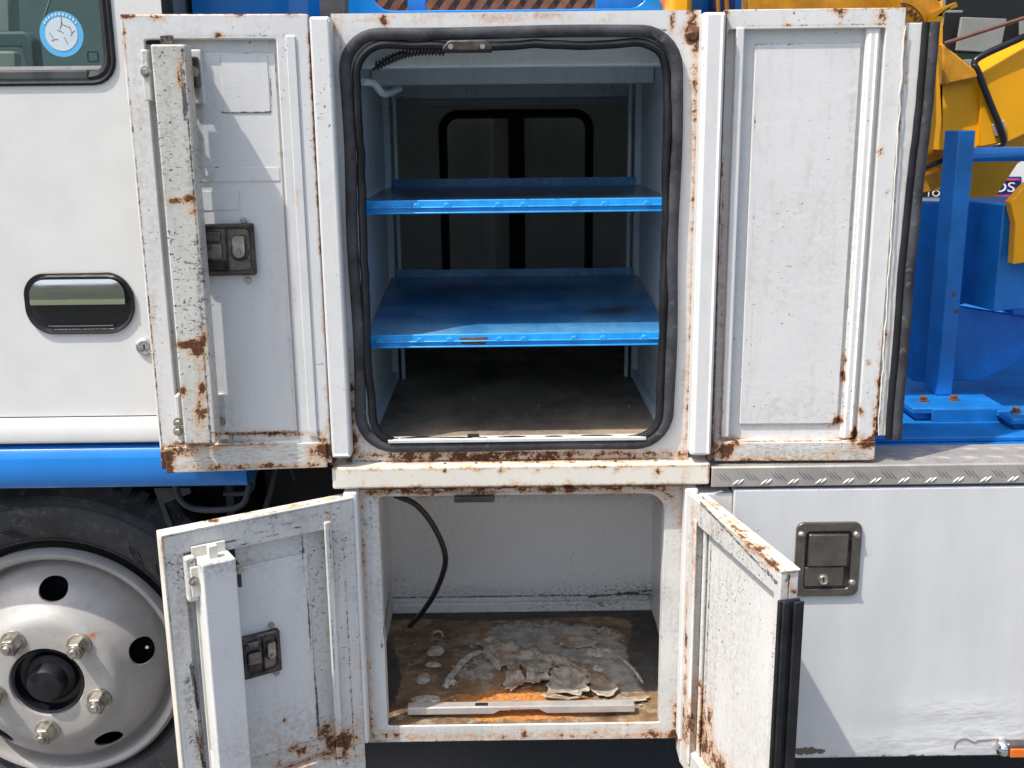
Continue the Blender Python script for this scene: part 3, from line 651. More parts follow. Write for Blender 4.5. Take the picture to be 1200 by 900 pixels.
# -- lower left
zt = .797; zbm = .262
LL = door(-.285, -.006, rad(31), .328, -1, zbm, zt, (.05, .030, .046, .05), mat='old_rough', lab='lower left locker door swung out in front of the wheel')
part('inner_panel', MB().box(-.290, -.085, rc-.003, rc+.001, zbm+.09, zt-.085, .012), 'old', LL, bevel=.002, wear=True)
part('side_rib', MB().box(-.058, -.045, f-.006, f-.0005, zbm+.03, zt-.03, .012), 'old_clean', LL, bevel=.002, wear=True)
part('edge_trim', MB().box(-.3305, -.3282, -.0305, -.001, zbm, zt+.001, .012).box(-.330, -.001, -.031, -.001, zt+.0005, zt+.003, .012), 'cream', LL, wear=True)
yb = -.080
xa_, zt_ = dl(LL, 236, 660, yb); xb_, _ = dl(LL, 277, 660, yb)
part('latch_bar', MB().box(xa_, xb_, yb, yb+.042, zbm+.005, zt_-.004, .012), 'old_clean', LL, bevel=.003, seg=3, wear=True, label='clean white latch bar cover on the lower door')
part('bar_backing', MB().box(xa_-.003, xb_-.004, yb+.0425, yb+.047, zbm+.02, zt_+.012), 'cream', LL)
part('bar_lug', dbox(LL, (244, 641), (256, 655), -.062, -.05, yl=-.062), 'cream', LL, bevel=.001)
part('slot', dbox(LL, (217, 640), (275, 652), rc-.004, rc-.0005, yl=rc), 'dark', LL)
part('bracket', dbox(LL, (217, 655), (234, 704), -.05, -.031, .01, yl=-.05), 'old', LL, bevel=.003, wear=True)
part('bracket', dbox(LL, (223, 666), (238, 698), -.055, -.0505, yl=-.055), 'cream', LL, bevel=.001)
part('bracket', dbox(LL, (278, 662), (284, 688), -.040, -.017, yl=-.04), 'steel_dark', LL, bevel=.001)
part('bracket', dbox(LL, (249, 884), (262, 905), -.05, -.031, yl=-.05), 'old', LL, bevel=.003)
for px, py, yl in ((227, 681, -.0555), (280, 667, -.0405), (317, 731, rc), (323, 787, rc)):
    x_, z_ = dl(LL, px, py, yl); part('bolt', hexbolt(MB(), x_, yl, z_, .0055, .008), 'bolt', LL)
paddle(LL, (282, 748), (330, 784))
part('grommet', MB().lathe([(.012, 0), (.014, -.003), (.010, -.004)], 16, c=(dl(LL, 247, 770, rc)[0], rc, dl(LL, 247, 790, rc)[1])), 'rubber', LL)
# -- lower right
LR = door(.346, -.012, rad(-77), .352, 1, .262, .793, (.045, .018, .04, .05), T_=.03, mat='old_rough', lab='lower right locker door standing open towards the viewer')
part('inner_panel', MB().box(.075, .322, rc-.003, rc+.001, .31, .745, .012), 'old', LR, bevel=.002, wear=True)
part('side_rib', MB().box(.043, .054, f-.006, f-.0005, .29, .765, .012), 'old', LR, bevel=.003, wear=True)
part('side_rib', MB().box(.060, .068, rc-.008, rc-.0005, .30, .75, .012), 'old', LR, bevel=.003, wear=True)
part('edge_trim', MB().box(.002, .353, -.031, .001, .7935, .7965, .010), 'cream', LR, bevel=.0008, wear=True)
part('edge_seal', MB().box(.3525, .359, -.034, .001, .262, .752).box(.3595, .365, -.030, -.020, .262, .752).box(.3595, .365, -.012, .004, .262, .750), 'rubber', LR, bevel=.002, label='black rubber strip down the free edge')
# ================================================================ RIGHT SIDE BELOW DECK
rf = MB().box(.3165, .396, -.028, .02, LZ0-.03, .797, .012)
part('body_post', rf, 'old', T, bevel=.001, wear=True)
px0 = PY(859, 600, -.031).x; pz1 = PY(1000, 572, -.031).z; pz0 = PY(1050, 887, -.031).z
side = part('side_panel', MB().box(px0, 1.9, -.002, .02, pz0, pz1, .012), 'panel', T, bevel=.003, seg=3, wear=True, label='flat white lower locker panel with dents near its bottom edge')
side.location.y = -.030
part('gap_strip', MB().box(.3965, 1.9, -.008, .03, pz0-.01, .80), 'dark', T)
# dent: torn lip
tq = [PY(a, b, -.002) for a, b in ((1110, 866), (1114, 858), (1124, 855), (1133, 859), (1140, 857), (1162, 856))]
part('tear', MB().tube([(p.x, -.0030, p.z) for p in bez(tq, 6)], .0007, 5), 'rustbolt', side)
tq2 = [PY(a, b, -.004) for a, b in ((1112, 852), (1125, 849), (1136, 856), (1150, 853), (1164, 855))]
# paddle handle outside
LX0, LX1 = PY(931, 650, -.031).x, PY(1007, 650, -.031).x; LZa, LZb = PY(968, 697, -.031).z, PY(968, 611, -.031).z
m = MB().frame((LX0, LX1, LZa, LZb), rrect(LX0+.020, LX1-.020, LZa+.016, LZb-.018, .004, .006), -.006, -.0022, .006)
def round_outer(x0, x1, z0, z1, y0, y1, inn, r): return MB()
hl = rrect(LX0, LX1, LZa, LZb, .014, .004); il = rrect(LX0+.017, LX1-.017, LZa+.014, LZb-.016, .007, .004)
def ring(L1, L2, y0a, y0b, y1):
    n = 160
    def rs(L):
        d = [0]
        for i in range(len(L)): d.append(d[-1]+math.dist(L[i], L[(i+1) % len(L)]))
        out = []
        for k in range(n):
            t = d[-1]*k/n; i = max(j for j in range(len(L)) if d[j] <= t); a = L[i]; b = L[(i+1) % len(L)]; u = (t-d[i])/max(1e-9, d[i+1]-d[i]); out.append((a[0]+(b[0]-a[0])*u, a[1]+(b[1]-a[1])*u))
        return out
    A, B = rs(L1), rs(L2); vs = [(p[0], y1, p[1]) for p in A]+[(p[0], y0a, p[1]) for p in A]+[(p[0], y0b, p[1]) for p in B]+[(p[0], y1, p[1]) for p in B]; fs = []
    for r_ in range(3):
        for i in range(n): j = (i+1) % n; fs.append((r_*n+i, r_*n+j, (r_+1)*n+j, (r_+1)*n+i))
    return MB().add(vs, fs)
part('latch_plate', ring(hl, il, -.008, -.008, -.0022), 'latch', side, bevel=.001, label='brushed steel paddle latch plate')
part('latch_tray', MB().box(LX0+.016, LX1-.016, -.0040, -.0024, LZa+.013, LZb-.015), 'steel_dark', side)
zmid = LZa+(LZb-LZa)*.42
part('latch_paddle', MB().box(LX0+.021, LX1-.024, -.013, -.006, zmid, LZb-.020), 'latch', side, bevel=.003, seg=3)
part('latch_face', MB().box(LX0+.018, LX1-.028, -.0075, -.0042, LZa+.020, zmid-.003), 'latch', side, bevel=.001)
cx_, cz_ = LX0+(LX1-LX0)*.44, LZa+(LZb-LZa)*.24
part('lock_cylinder', MB().lathe([(.0095, 0), (.0095, -.004), (.0075, -.007), (.0065, -.0065), (.0062, -.0055)], 24, c=(cx_, -.0076, cz_)), 'bolt', side)
part('keyhole', MB().box(cx_-.0012, cx_+.0012, -.0142, -.0131, cz_-.003, cz_+.004), 'dark', side)
for px, py in ((939, 626), (1003, 626), (998, 682)):
    q = PY(px, py, -.038); part('screw', screw(MB(), q.x, -.0082, q.z, .0062, .007), 'bolt', side, smooth=60)
# marker lamp
q0 = PY(1166, 876, -.04); q1_ = PY(1183, 876, -.05)
part('marker_lamp', MB().lathe([(.004, .016), (.012, .012), (.0155, .004), (.0155, -.0)], 24, c=(0, 0, 0)), 'chrome', T, smooth=60, xf=Matrix.Translation((q0.x+.016, -.042, q0.z)) @ Matrix.Rotation(rad(90), 4, 'Z') @ Matrix.Scale(1, 4)).name = 'marker_lamp_end'
part('marker_lamp', MB().box(q0.x+.016, q0.x+.12, -.052, -.0325, q0.z-.014, q0.z+.014), 'latch', T, bevel=.006, seg=4, label='small side marker lamp with an orange lens')
part('lamp_lens', MB().box(q1_.x, q1_.x+.09, -.056, -.0522, q0.z-.012, q0.z+.006), 'orange', T, bevel=.0018)
# tread plate edge
tz1 = PY(1000, 546, -.034).z; tz0 = PY(1000, 569, -.034).z
TX0 = PY(834, 557, -.034).x
tread = part('tread_plate', MB().box(TX0, 1.9, -.034, -.030, tz0, tz1).box(TX0, 1.9, -.0298, .085, tz1-.004, tz1), 'alu', T, bevel=.0015, label='aluminium checker plate edge along the deck')
m = MB()
def lens(m, cx, cz, L, wd, an, y, top=False):
    c, s_ = math.cos(an), math.sin(an); P = []
    for u, v, h in ((-1, 0, 0), (-.5, -.8, 0), (.5, -.8, 0), (1, 0, 0), (.5, .8, 0), (-.5, .8, 0), (-.5, 0, 1), (.5, 0, 1)):
        a, b = u*L/2, v*wd/2; X, Z = cx+a*c-b*s_, cz+a*s_+b*c
        P.append((X, y-h*.0017, Z) if not top else (X, Z, y+h*.0009))
    m.add(P, [(0, 1, 6), (1, 2, 7, 6), (2, 3, 7), (3, 4, 7), (4, 5, 6, 7), (5, 0, 6)])
x = TX0+.012; zc = (tz0+tz1)/2
while x < 1.1:
    for k in range(3): lens(m, x+.0075*k, zc+.004-.0012*k, .024, .0034, rad(-48), -.0342)
    for k in range(2): lens(m, x+.030+.008*k, zc-.010+.001*k, .017, .0034, rad(40), -.0342)
    for row in range(4):
        for k in range(3): lens(m, x+.0075*k+.012*row, .0-.018+.025*row, .022, .0034, rad(-48 if row % 2 else 40), tz1+.0002, True)
    x += .0485+random.uniform(-.0015, .0015)
part('tread_bars', m, 'alu', tread, kind='stuff')
# ================================================================ BLUE DECK AND CRANE FITTINGS
dk = PZ(1100, 524, tz1-.001)
deck = part('deck', MB().box(.33, 2.6, .087, 2.2, tz1-.05, tz1-.006, .05), 'blue_old', T, label='blue painted truck deck')
part('deck_channel', MB().box(.33, 2.6, .118, .165, tz1-.0055, tz1+.004), 'blue_old', T, bevel=.002)
# base block
def px_prism(P, y0, y1, mat, name='plate', par=None, bevel=.002, lab=None, **k):
    return part(name, MB().prism([(PY(a, b, y0).x, PY(a, b, y0).z) for a, b in P], y0, y1), mat, par or T, bevel=bevel, label=lab, **k)
dz = tz1-.006
def foot(x0, x1, y0, y1, h, bolts, lab):
    o = part('foot_plate', MB().box(x0, x1, y0, y1, dz+h-.012, dz+h).box(x0+.012, x1-.012, y0+.012, y1-.01, dz, dz+h-.0125), 'blue_old', T, bevel=.002, label=lab)
    part('foot_skirt', MB().box(x0+.038, x1, y0-.004, y0-.0002, dz, dz+h-.002), 'blue_old', o, bevel=.001)
    for bx, by in bolts: part('bolt', MB().lathe([(.012, 0), (.012, .002), (.0075, .0021), (.0075, .009), (.006, .0105)], 6, axis='z', c=(bx, by, dz+h)), 'rustbolt', o)
    return o
fa = PZ(1090, 487, dz+.028); fb = PZ(1167, 470, dz+.028)
foot(PZ(1068, 470, dz+.02).x-.03, fb.x, .262, .40, .028, ((fa.x-.03, .37), (fa.x+.03, .32), (fa.x+.095, .325)), 'bolted blue foot plate under the stanchion')
q = PZ(1176, 488, dz+.02); foot(q.x, q.x+.2, .185, .256, .025, ((q.x+.03, .235), (q.x+.10, .22)), 'second bolted blue foot plate nearer the deck edge')
# stanchion
pa = PY(1111, 300, .36); pb = PY(1129, 300, .36)
zt1 = PY(1128, 153, .36).z; zbs = dz+.028
stn = part('stanchion', MB().box(pa.x, pb.x+.003, .36, .43, zbs, zt1), 'blue_old', T, bevel=.003, label='square blue stanchion with a horizontal tube rail')
rz = PY(1170, 181, .39).z; part('rail_tube', MB().tube([(pb.x+.0035, .395, rz), (pb.x+1.2, .395, rz+.003)], .0145, 20), 'blue', T, smooth=60, label='round blue rail tube')
for px, py in ((1112, 345), (1115, 364)):
    q = PY(px, py, .36); part('bolt_hole', MB().lathe([(.005, 0), (.003, -.001)], 10, c=(q.x+.01, .3595, q.z)), 'rustbolt', stn)
px_prism([(1070, 236), (1112, 237), (1112, 450), (1070, 447)], .48, .52, 'blue_old', 'back_plate', lab='tall blue plate behind the stanchion')
px_prism([(1106, 356), (1200, 371), (1290, 377), (1200, 421), (1150, 446), (1106, 447)], .44, .46, 'blue_old', 'gusset_plate', lab='triangular blue gusset plate')
# box bracket with lit right face
ga = PY(1133, 300, .40); gb_ = PY(1168, 300, .34); gc = PY(1190, 300, .46)
z_t = PY(1150, 238, .37).z; z_b = PY(1160, 362, .36).z
m = MB(); V = [(ga.x, .52), (gb_.x, .33), (gc.x, .36), (gc.x+.02, .55)]
m.add([(p[0], p[1], z_b) for p in V]+[(p[0], p[1], z_t) for p in V], [(0, 1, 2, 3), (7, 6, 5, 4)]+[(i, (i+1) % 4, (i+1) % 4+4, i+4) for i in range(4)])
part('box_bracket', m, 'blue_old', T, bevel=.003, label='boxed blue bracket beside the stanchion')
px_prism([(1185, 314), (1200, 314), (1240, 312), (1240, 372), (1187, 369)], .40, .50, 'blue_old', 'crane_base', lab='blue crane base block at the right edge')
q = PY(1184, 338, .37); part('base_pin', MB().tube([(q.x, .385, q.z), (q.x+.2, .385, q.z)], .006, 12), 'bolt', T)
px_prism([(1112, 237), (1300, 236), (1300, 320), (1112, 360)], .62, .64, 'blue_old', 'back_plate')
px_prism([(1112, 380), (1300, 340), (1300, 455), (1112, 447)], .95, .97, 'blue_old', 'back_plate')
# crane boom, yellow
Y1 = .62
boomB = [(1150, 86), (1200, 56), (1300, 4), (1300, 112), (1200, 158), (1169, 173), (1147, 172)]
boom = px_prism(boomB, Y1, Y1+.16, 'yellow', 'boom', bevel=.003, lab='yellow telescopic crane boom box rising to the right')
px_prism([(1105, 0), (1098, 40), (1104, 62), (1107, 90), (1142, 78), (1170, 172), (1150, 175), (1105, 176)], Y1+.01, Y1+.12, 'yellow', 'boom_head', bevel=.001, lab='yellow boom head plate')
px_prism([(1104, 50), (1141, 80), (1150, 86), (1146, 91), (1106, 100)], Y1-.02, Y1+.009, 'yellow_old', 'boom_lug', bevel=.004)
px_prism([(1056, -30), (1085, -30), (1108, 18), (1097, 30), (1056, 30)], .50, .55, 'yellow_old', 'boom_crest', lab='yellow sheave housing with raised arc lettering')
px_prism([(1092, 14), (1121, 2), (1123, 8), (1106, 14), (1104, 26), (1090, 26)], .48, .4995, 'yellow', 'hook_arm', bevel=.002)
px_prism([(1068, 190), (1086, 110), (1108, 95), (1108, 200), (1070, 210)], .76, .78, 'yellow_old', 'boom_side')
px_prism([(1078, 208), (1108, 197), (1107, 222), (1076, 227)], .71, .755, 'yellow_old', 'boom_lower')
px_prism([(1120, 195), (1300, 100), (1300, 120), (1192, 192), (1160, 240), (1120, 242)], .80, .83, 'yellow', 'lower_boom', bevel=0, lab='lower yellow boom section in shade')
px_prism([(1184, 237), (1200, 219), (1300, 140), (1300, 330), (1200, 308), (1187, 310), (1190, 262)], .30, .325, 'yellow', 'outrigger_arm', bevel=.002, lab='bright yellow arm entering at the right edge')
part('added_shade_boom', MB().box(.16, .80, .01, .30, 2.02, 2.30).box(.30, .34, .2, .3, 1.605, 2.02), 'yellow', T, bevel=.01, label='added unseen boom section that shades the stanchion')  # out-of-view boom box, added to shade the stanchion and nearby plates
stp = [PY(1200, 43, Y1-.01), PY(1150, 66, Y1-.01), PY(1142, 76, Y1-.012), PY(1146, 84, Y1-.016), PY(1160, 120, Y1-.014), PY(1173, 152, Y1-.014), PY(1175, 168, Y1-.012), PY(1160, 173, Y1-.004), PY(1144, 176, Y1)]
part('hydraulic_hose', MB().tube(bez(stp, 8), .0075, 10), 'plastic', boom, smooth=180)
part('hose_clamp', MB().prism([(PY(a, b, Y1).x, PY(a, b, Y1).z) for a, b in ((1161, 146), (1176, 141), (1177, 157), (1165, 160))], Y1-.008, Y1-.0005), 'galv', boom, bevel=.001)
part('wire_rope', MB().tube([PY(1107, 51, .60), PY(1210, 18, .60), PY(1300, -12, .60)], .0042, 8), 'wood', T)
part('black_bar', MB().tube([PY(1082, 197, .70), PY(1108, 187, .70)], .006, 8), 'plastic', T)
# raised arc lettering on the sheave housing
def text(s_, size, loc, rot, mat, parent, ext=.001, name='lettering', sx=1.0):
    cu = bpy.data.curves.new(name, 'FONT'); cu.body = s_; cu.size = size; cu.extrude = ext; cu.align_x = 'CENTER'; cu.align_y = 'CENTER'
    t = bpy.data.objects.new('t', cu); COL.objects.link(t); bpy.context.view_layer.update()
    me = bpy.data.meshes.new_from_object(t.evaluated_get(bpy.context.evaluated_depsgraph_get())); bpy.data.objects.remove(t); bpy.data.curves.remove(cu)
    o = bpy.data.objects.new(name, me); COL.objects.link(o); me.materials.clear(); me.materials.append(M[mat])
    o.parent = parent; o.matrix_local = Matrix.Translation(loc) @ Matrix.Rotation(rot, 4, 'Y') @ Matrix.Rotation(rad(90), 4, 'X') @ Matrix.Scale(sx, 4, (1, 0, 0)); return o
cc = PY(1052, 36, .50)
part('badge_arc', MB().tube([(cc.x+.054*math.cos(t), .499, cc.z+.054*math.sin(t)) for t in np.linspace(-.2, 1.6, 30)], .0010, 5), 'rustbolt', T)
for ch, an in (('P', 78), ('A', 58), ('N', 39), ('Y', 20)):
    text(ch, .021, (cc.x+.043*math.cos(rad(an)), .4985, cc.z+.043*math.sin(rad(an))), rad(90-an), 'rustbolt', T)
# ================================================================ BEHIND / ABOVE THE CABINET
tq0 = PY(190, 8, .25); tq1 = PY(378, 8, .25)
part('tank', (lambda A_: MB().add([(a, b, 1.612) for a, b in A_]+[(a, b, 2.2) for a, b in A_], [(i, (i+1) % len(A_), (i+1) % len(A_)+len(A_), i+len(A_)) for i in range(len(A_))]+[tuple(range(len(A_)))]))([(-.562+.30*math.sin(t), .55-.30*math.cos(t)) for t in np.linspace(0, 1.57, 24)]+[(-.562, .56)]), 'blue', T, smooth=60, label='glossy blue rounded body behind the cab')
px_prism([(374, -60), (405, -60), (405, 60), (376, 60)], .18, .22, 'darkgrey', 'dark_post')
hx = lambda p, r: PY(p, r, .30)
HB = MB().frame((hx(406, 0).x, hx(870, 0).x, 1.55, 1.95), rrect(hx(436, 0).x, hx(760, 0).x, hx(600, 11).z, 1.9, .035), .30, .33, .02)
hb = part('headboard', HB, 'blue', T, bevel=.002, label='blue headboard plate with a rounded window')
part('headboard_rib', MB().box(hx(476, 0).x, hx(497, 0).x, .331, .36, 1.55, 1.95), 'blue_old', hb)
part('headboard_rib', MB().box(hx(702, 0).x, hx(765, 0).x, .34, .38, 1.55, 1.95), 'blue_old', hb)
part('orange_strut', MB().tube([PY(768, -20, .27), PY(784, 10, .27), PY(790, 25, .27)], .008, 8), 'orange_paint', T)
px_prism([(858, -40), (1062, -40), (1062, 20), (858, 20)], .6, .64, 'yellow_old', 'boom_rear')
px_prism([(835, -10), (862, -10), (862, 12), (835, 12)], .24, .28, 'navy', 'side_box')
for px in (840, 850, 872): part('pipe', MB().tube([PY(px, -30, .2), PY(px+2, 14, .2)], .004, 8), 'yellow_old', T)
# ================================================================ CAB
CY = .018
cz0 = .94; WX1 = PY(131, 60, CY).x; WZ0 = PY(60, 97, CY).z
cabx1 = PY(189, 10, CY).x
cab = part('cab_door', MB().frame((-1.7, cabx1, cz0, 2.05), rrect(-1.6, WX1, WZ0, 1.98, (.02, .035, .05, .05), .012), CY, CY+.05, .02), 'cab', T, smooth=40, label='white cab door with window and black door handle')
part('cab_rear_edge', MB().box(cabx1+.001, cabx1+.006, CY+.004, CY+.045, .95, 2.05), 'dark', T)
part('window_seal', MB().tube([(x, CY-.001, z) for x, z in rrect(-1.605, WX1+.002, WZ0-.001, 1.985, (.02, .036, .05, .05), .01)], .004, 8, True), 'rubber', cab)
part('window_seal', MB().tube([(x, CY+.014, z) for x, z in rrect(-1.59, WX1-.010, WZ0+.009, 1.97, (.02, .03, .05, .05), .01)], .009, 8, True), 'plastic', cab)
part('window_weatherstrip', MB().box(-1.58, PY(102, 88, CY).x, CY+.004, CY+.016, WZ0+.004, WZ0+.020), 'darkgrey', cab, bevel=.003)
part('window_weatherstrip', MB().box(-1.58, PY(118, 78, CY).x, CY+.018, CY+.024, WZ0+.021, WZ0+.027), 'galv', cab)
part('window_glass', MB().box(-1.6, WX1-.004, CY+.026, CY+.031, WZ0, 1.98), 'glass', cab)
# cab inside
part('cab_interior_panel', MB().box(-2.0, -.57, 1.0, 1.03, 1.2, 2.05), 'cab_inside', cab)
part('cab_interior_panel', MB().box(-.60, -.575, .08, 1.0, 1.2, 2.05).box(-2, -.6, .07, 1.0, 1.30, 1.33), 'cab_inside', cab)
part('cab_pillar_trim', MB().prism([(PY(a, b, .5).x, PY(a, b, .5).z) for a, b in ((-60, -60), (12, -60), (16, 42), (-60, 42))], .5, .54), 'cream_inside', cab, bevel=.01)
part('cab_bench_trim', MB().prism([(PY(a, b, .45).x, PY(a, b, .45).z) for a, b in ((-80, 39), (42, 39), (52, 50), (56, 90), (44, 90), (36, 56), (-80, 56))], .40, .44), 'cab_inside', cab, bevel=.006)
part('cab_bench_trim', MB().prism([(PY(a, b, .6).x, PY(a, b, .6).z) for a, b in ((-80, 58), (18, 60), (21, 92), (-80, 92))], .6, .63), 'cream_inside', cab, bevel=.006)
part('sill_clip', ring(rrect(PY(102, 66, .06).x, PY(115, 66, .06).x, PY(108, 73, .06).z, PY(108, 60, .06).z, .002, .002), rrect(PY(103, 66, .06).x, PY(114, 66, .06).x, PY(108, 71.5, .06).z, PY(108, 61.5, .06).z, .002, .002), .06, .06, .064), 'galv', cab)
part('seat_belt', MB().tube([PY(62, -10, .3), PY(52, 20, .3)], .002, 6), 'galv', cab)
# sticker on the inside of the glass: plain ring and abstract print (no figure)
q = PY(72, 40, CY+.025); rs_ = abs(PY(98, 40, CY).x-PY(46, 40, CY).x)/2
part('sticker', MB().lathe([(rs_, 0), (rs_, -.0004)], 48, c=(q.x, CY+.0256, q.z)), 'sky_blue', cab, label='round light blue window sticker with a pale centre')
part('sticker_centre', MB().lathe([(rs_*.74, 0), (rs_*.74, -.0003)], 40, c=(q.x, CY+.0250, q.z)), 'sticker_white', cab)
m = MB()
for i in range(11):
    t = rad(35+i*11); m.box(-.0011, .0011, 0, .0003, -.0022, .0022) if False else None
    cx2, cz2 = q.x+rs_*.87*math.cos(t), q.z+rs_*.87*math.sin(t); m.box(cx2-.0012, cx2+.0012, CY+.0245, CY+.0249, cz2-.0018, cz2+.0018)
part('sticker_print', m, 'white', cab)
m = MB(); rr = random.Random(3)
for i in range(9):
    t = rr.uniform(0, 6.28); r1 = rr.uniform(.1, .6)*rs_; cx2, cz2 = q.x+r1*math.cos(t), q.z+r1*math.sin(t); an = rr.uniform(0, 3.1); L = rs_*.16
    m.tube([(cx2-L*math.cos(an), CY+.0246, cz2-L*math.sin(an)), (cx2, CY+.0246, cz2+.001), (cx2+L*math.cos(an), CY+.0246, cz2+L*math.sin(an))], .0005, 4)
part('sticker_print', m, 'sticker_ink', cab)
# outer handle
hx0, hx1 = PY(30, 355, CY).x, PY(158, 355, CY).x; hz0, hz1 = PY(92, 391, CY).z, PY(92, 319, CY).z
part('handle_bezel', ring(rrect(hx0, hx1, hz0, hz1, (.046, .050, .046, .040), .005), rrect(hx0+.009, hx1-.009, hz0+.009, hz1-.009, .037, .005), CY-.006, CY-.002, CY+.012), 'plastic', cab, smooth=60, bevel=.002, label='black oval handle surround')
part('handle_recess', MB().prism(rrect(hx0+.006, hx1-.006, hz0+.006, hz1-.006, .036, .006), CY-.0015, CY+.0), 'plastic', cab)
x0, x1 = PY(37, 340, CY).x, PY(148, 340, CY).x; z0, z1 = PY(92, 356, CY).z, PY(92, 327, CY).z
fm = MB().prism(rrect(x0, x1, z0, z1, (.001, .001, .026, .026), .004), CY-.012, CY-.005)
nf = len(fm.v)//2; ring_ = fm.v[:nf]; vs = []; fs = []; ccx, ccz = (x0+x1)/2, z0
RRf = [1-.12*i for i in range(9)]+[0.0]
def fy(z): t = (z-z0)/(z1-z0); return CY-.0125+.0046*t**1.5
for rr in RRf[:-1]:
    for p in ring_: vs.append((ccx+(p[0]-ccx)*rr, fy(z0+(p[2]-z0)*rr), z0+.0004+(p[2]-z0)*rr))
vs.append((ccx, fy(z0), z0+.0004))
for i in range(len(RRf)-2):
    for j in range(nf): fs.append((i*nf+j, i*nf+(j+1) % nf, (i+1)*nf+(j+1) % nf, (i+1)*nf+j))
for j in range(nf): fs.append(((len(RRf)-2)*nf+j, (len(RRf)-2)*nf+(j+1) % nf, len(vs)-1))
b0 = len(vs); vs += [(p[0], CY-.003, p[2]) for p in ring_]
for j in range(nf): fs.append((j, (j+1) % nf, b0+(j+1) % nf, b0+j))
part('handle_flap', MB().add(vs, fs), 'chrome', cab, smooth=40, label='chrome flap of the door handle')
part('handle_rim', MB().tube([(x, CY-.009, z) for x, z in [p for p in rrect(hx0+.014, hx1-.014, hz0+.013, hz1-.012, .030, .005) if p[1] < (hz0+hz1)/2-.006]][::1] and sorted([(x, CY-.006, z) for x, z in rrect(hx0+.016, hx1-.016, hz0+.014, hz1-.012, .028, .006) if z < hz0+.016]), .0022, 6), 'plastic', cab)
q = PY(170, 406, CY); part('door_lock', MB().lathe([(.0155, .001), (.0150, -.003), (.0115, -.005), (.011, -.003), (.0095, -.003), (.0085, -.005), (.006, -.0045)], 28, c=(q.x, CY-.001, q.z)), 'chrome', cab, smooth=50)
part('lock_slot', MB().box(q.x-.001, q.x+.001, CY-.0068, CY-.0055, q.z-.004, q.z+.004), 'dark', cab)
# moulding and skirt profiles extruded along x
def profile(name, P, x0, x1, mat, **k):
    n = len(P); vs = []; xs_ = [x0, x1]
    for x in xs_: vs += [(x, p[0], p[1]) for p in P]
    return part(name, MB().add(vs, [(i, (i+1) % n, (i+1) % n+n, i+n) for i in range(n)]+[tuple(range(n)), tuple(range(2*n-1, n-1, -1))]), mat, T, **k)
mz1, mz0 = PY(90, 488, CY).z, PY(90, 519, CY).z
P = [(CY+.03, mz1-.002), (CY-.004, mz1-.002), (CY-.010, mz1-.005), (CY-.0125, mz1-.010)]+[(CY-.017, mz0+.010), (CY-.015, mz0+.004), (CY+.03, mz0)]
profile('cab_moulding', P, -1.7, -.53, 'cab', smooth=30, bevel=.002, label='white moulding along the bottom of the cab door')
sz1, sz0 = PY(90, 522, CY).z, PY(90, 570, CY).z
mid = (sz0+sz1)/2; hh = (sz1-sz0)/2
P = [(CY+.12, sz1)]+[(CY-.006-.014*math.cos(t), mid+hh*math.sin(t)) for t in np.linspace(1.5, -1.5, 16)]+[(CY+.12, sz0)]
profile('sill_skirt', P, -1.7, PY(292, 560, CY).x, 'blue', smooth=60, bevel=.006, label='glossy blue sill under the cab door')
# grab hoop and pipes under the sill
part('hoop', MB().tube(bez([PY(205, 566, .08), PY(211, 585, .08), PY(228, 596, .08), PY(262, 597, .08), PY(285, 590, .08), PY(293, 566, .08)], 10), .006, 10), 'darkgrey', T, smooth=180, label='bent steel hoop under the sill')
part('pipe', MB().tube(bez([PY(262, 578, .14), PY(285, 578, .14), PY(296, 570, .14), PY(298, 550, .14)], 10), .005, 8), 'darkgrey', T, smooth=180)
part('pipe', MB().tube(bez([PY(310, 600, .2), PY(318, 575, .2), PY(324, 548, .2)], 8), .007, 8), 'darkgrey', T, smooth=180)
part('pipe', MB().tube(bez([PY(346, 563, .2), PY(341, 550, .2), PY(338, 540, .2)], 8), .003, 8), 'darkgrey', T, smooth=180)
part('bracket', MB().prism([(PY(a, b, .16).x, PY(a, b, .16).z) for a, b in ((180, 572), (222, 572), (224, 578), (192, 590), (205, 622), (222, 640), (212, 642), (194, 612))], .16, .17), 'darkgrey', T)
part('cross_member', MB().tube([PY(196, 582, .2), PY(228, 640, .2)], .016, 10), 'darkgrey', T)
part('chassis', MB().box(-1.7, -.29, .62, .70, .2, .95).box(-.29, 2.6, .56, .62, .25, .79).box(-.5, -.30, .3, .5, .5, .9), 'dark', T)
part('inner_arch', MB().box(-1.7, -.52, .10, .62, .785, .80).box(-.545, -.53, .16, .62, .35, .80), 'dark', T)
part('underfloor', MB().box(-1.7, -.30, .3, .6, .80, .82).box(-.30, -.279, .03, .55, .30, .85), 'dark', T)
part('deck_support', MB().box(.345, 2.6, .04, .10, .27, .78), 'dark', T)
# ================================================================ WHEEL
rc_ = Vector((-.892, .13, .399))
wheel = empty('wheel', rc_, T, rad(3)); wheel['label'] = 'front wheel with silver five hole rim and five lug nuts'
R0 = .2190
prof = [(.236, .06), (.247, .03), (.27, .004), (.30, -.006), (.325, -.004), (.345, .006), (.358, .020), (.366, .030), (.374, .034), (.380, .05), (.381, .12), (.38, .19), (.372, .215), (.33, .24), (.23, .2)]
part('tyre', MB().lathe(prof, 120, cap=False), 'tyre', wheel, smooth=50)
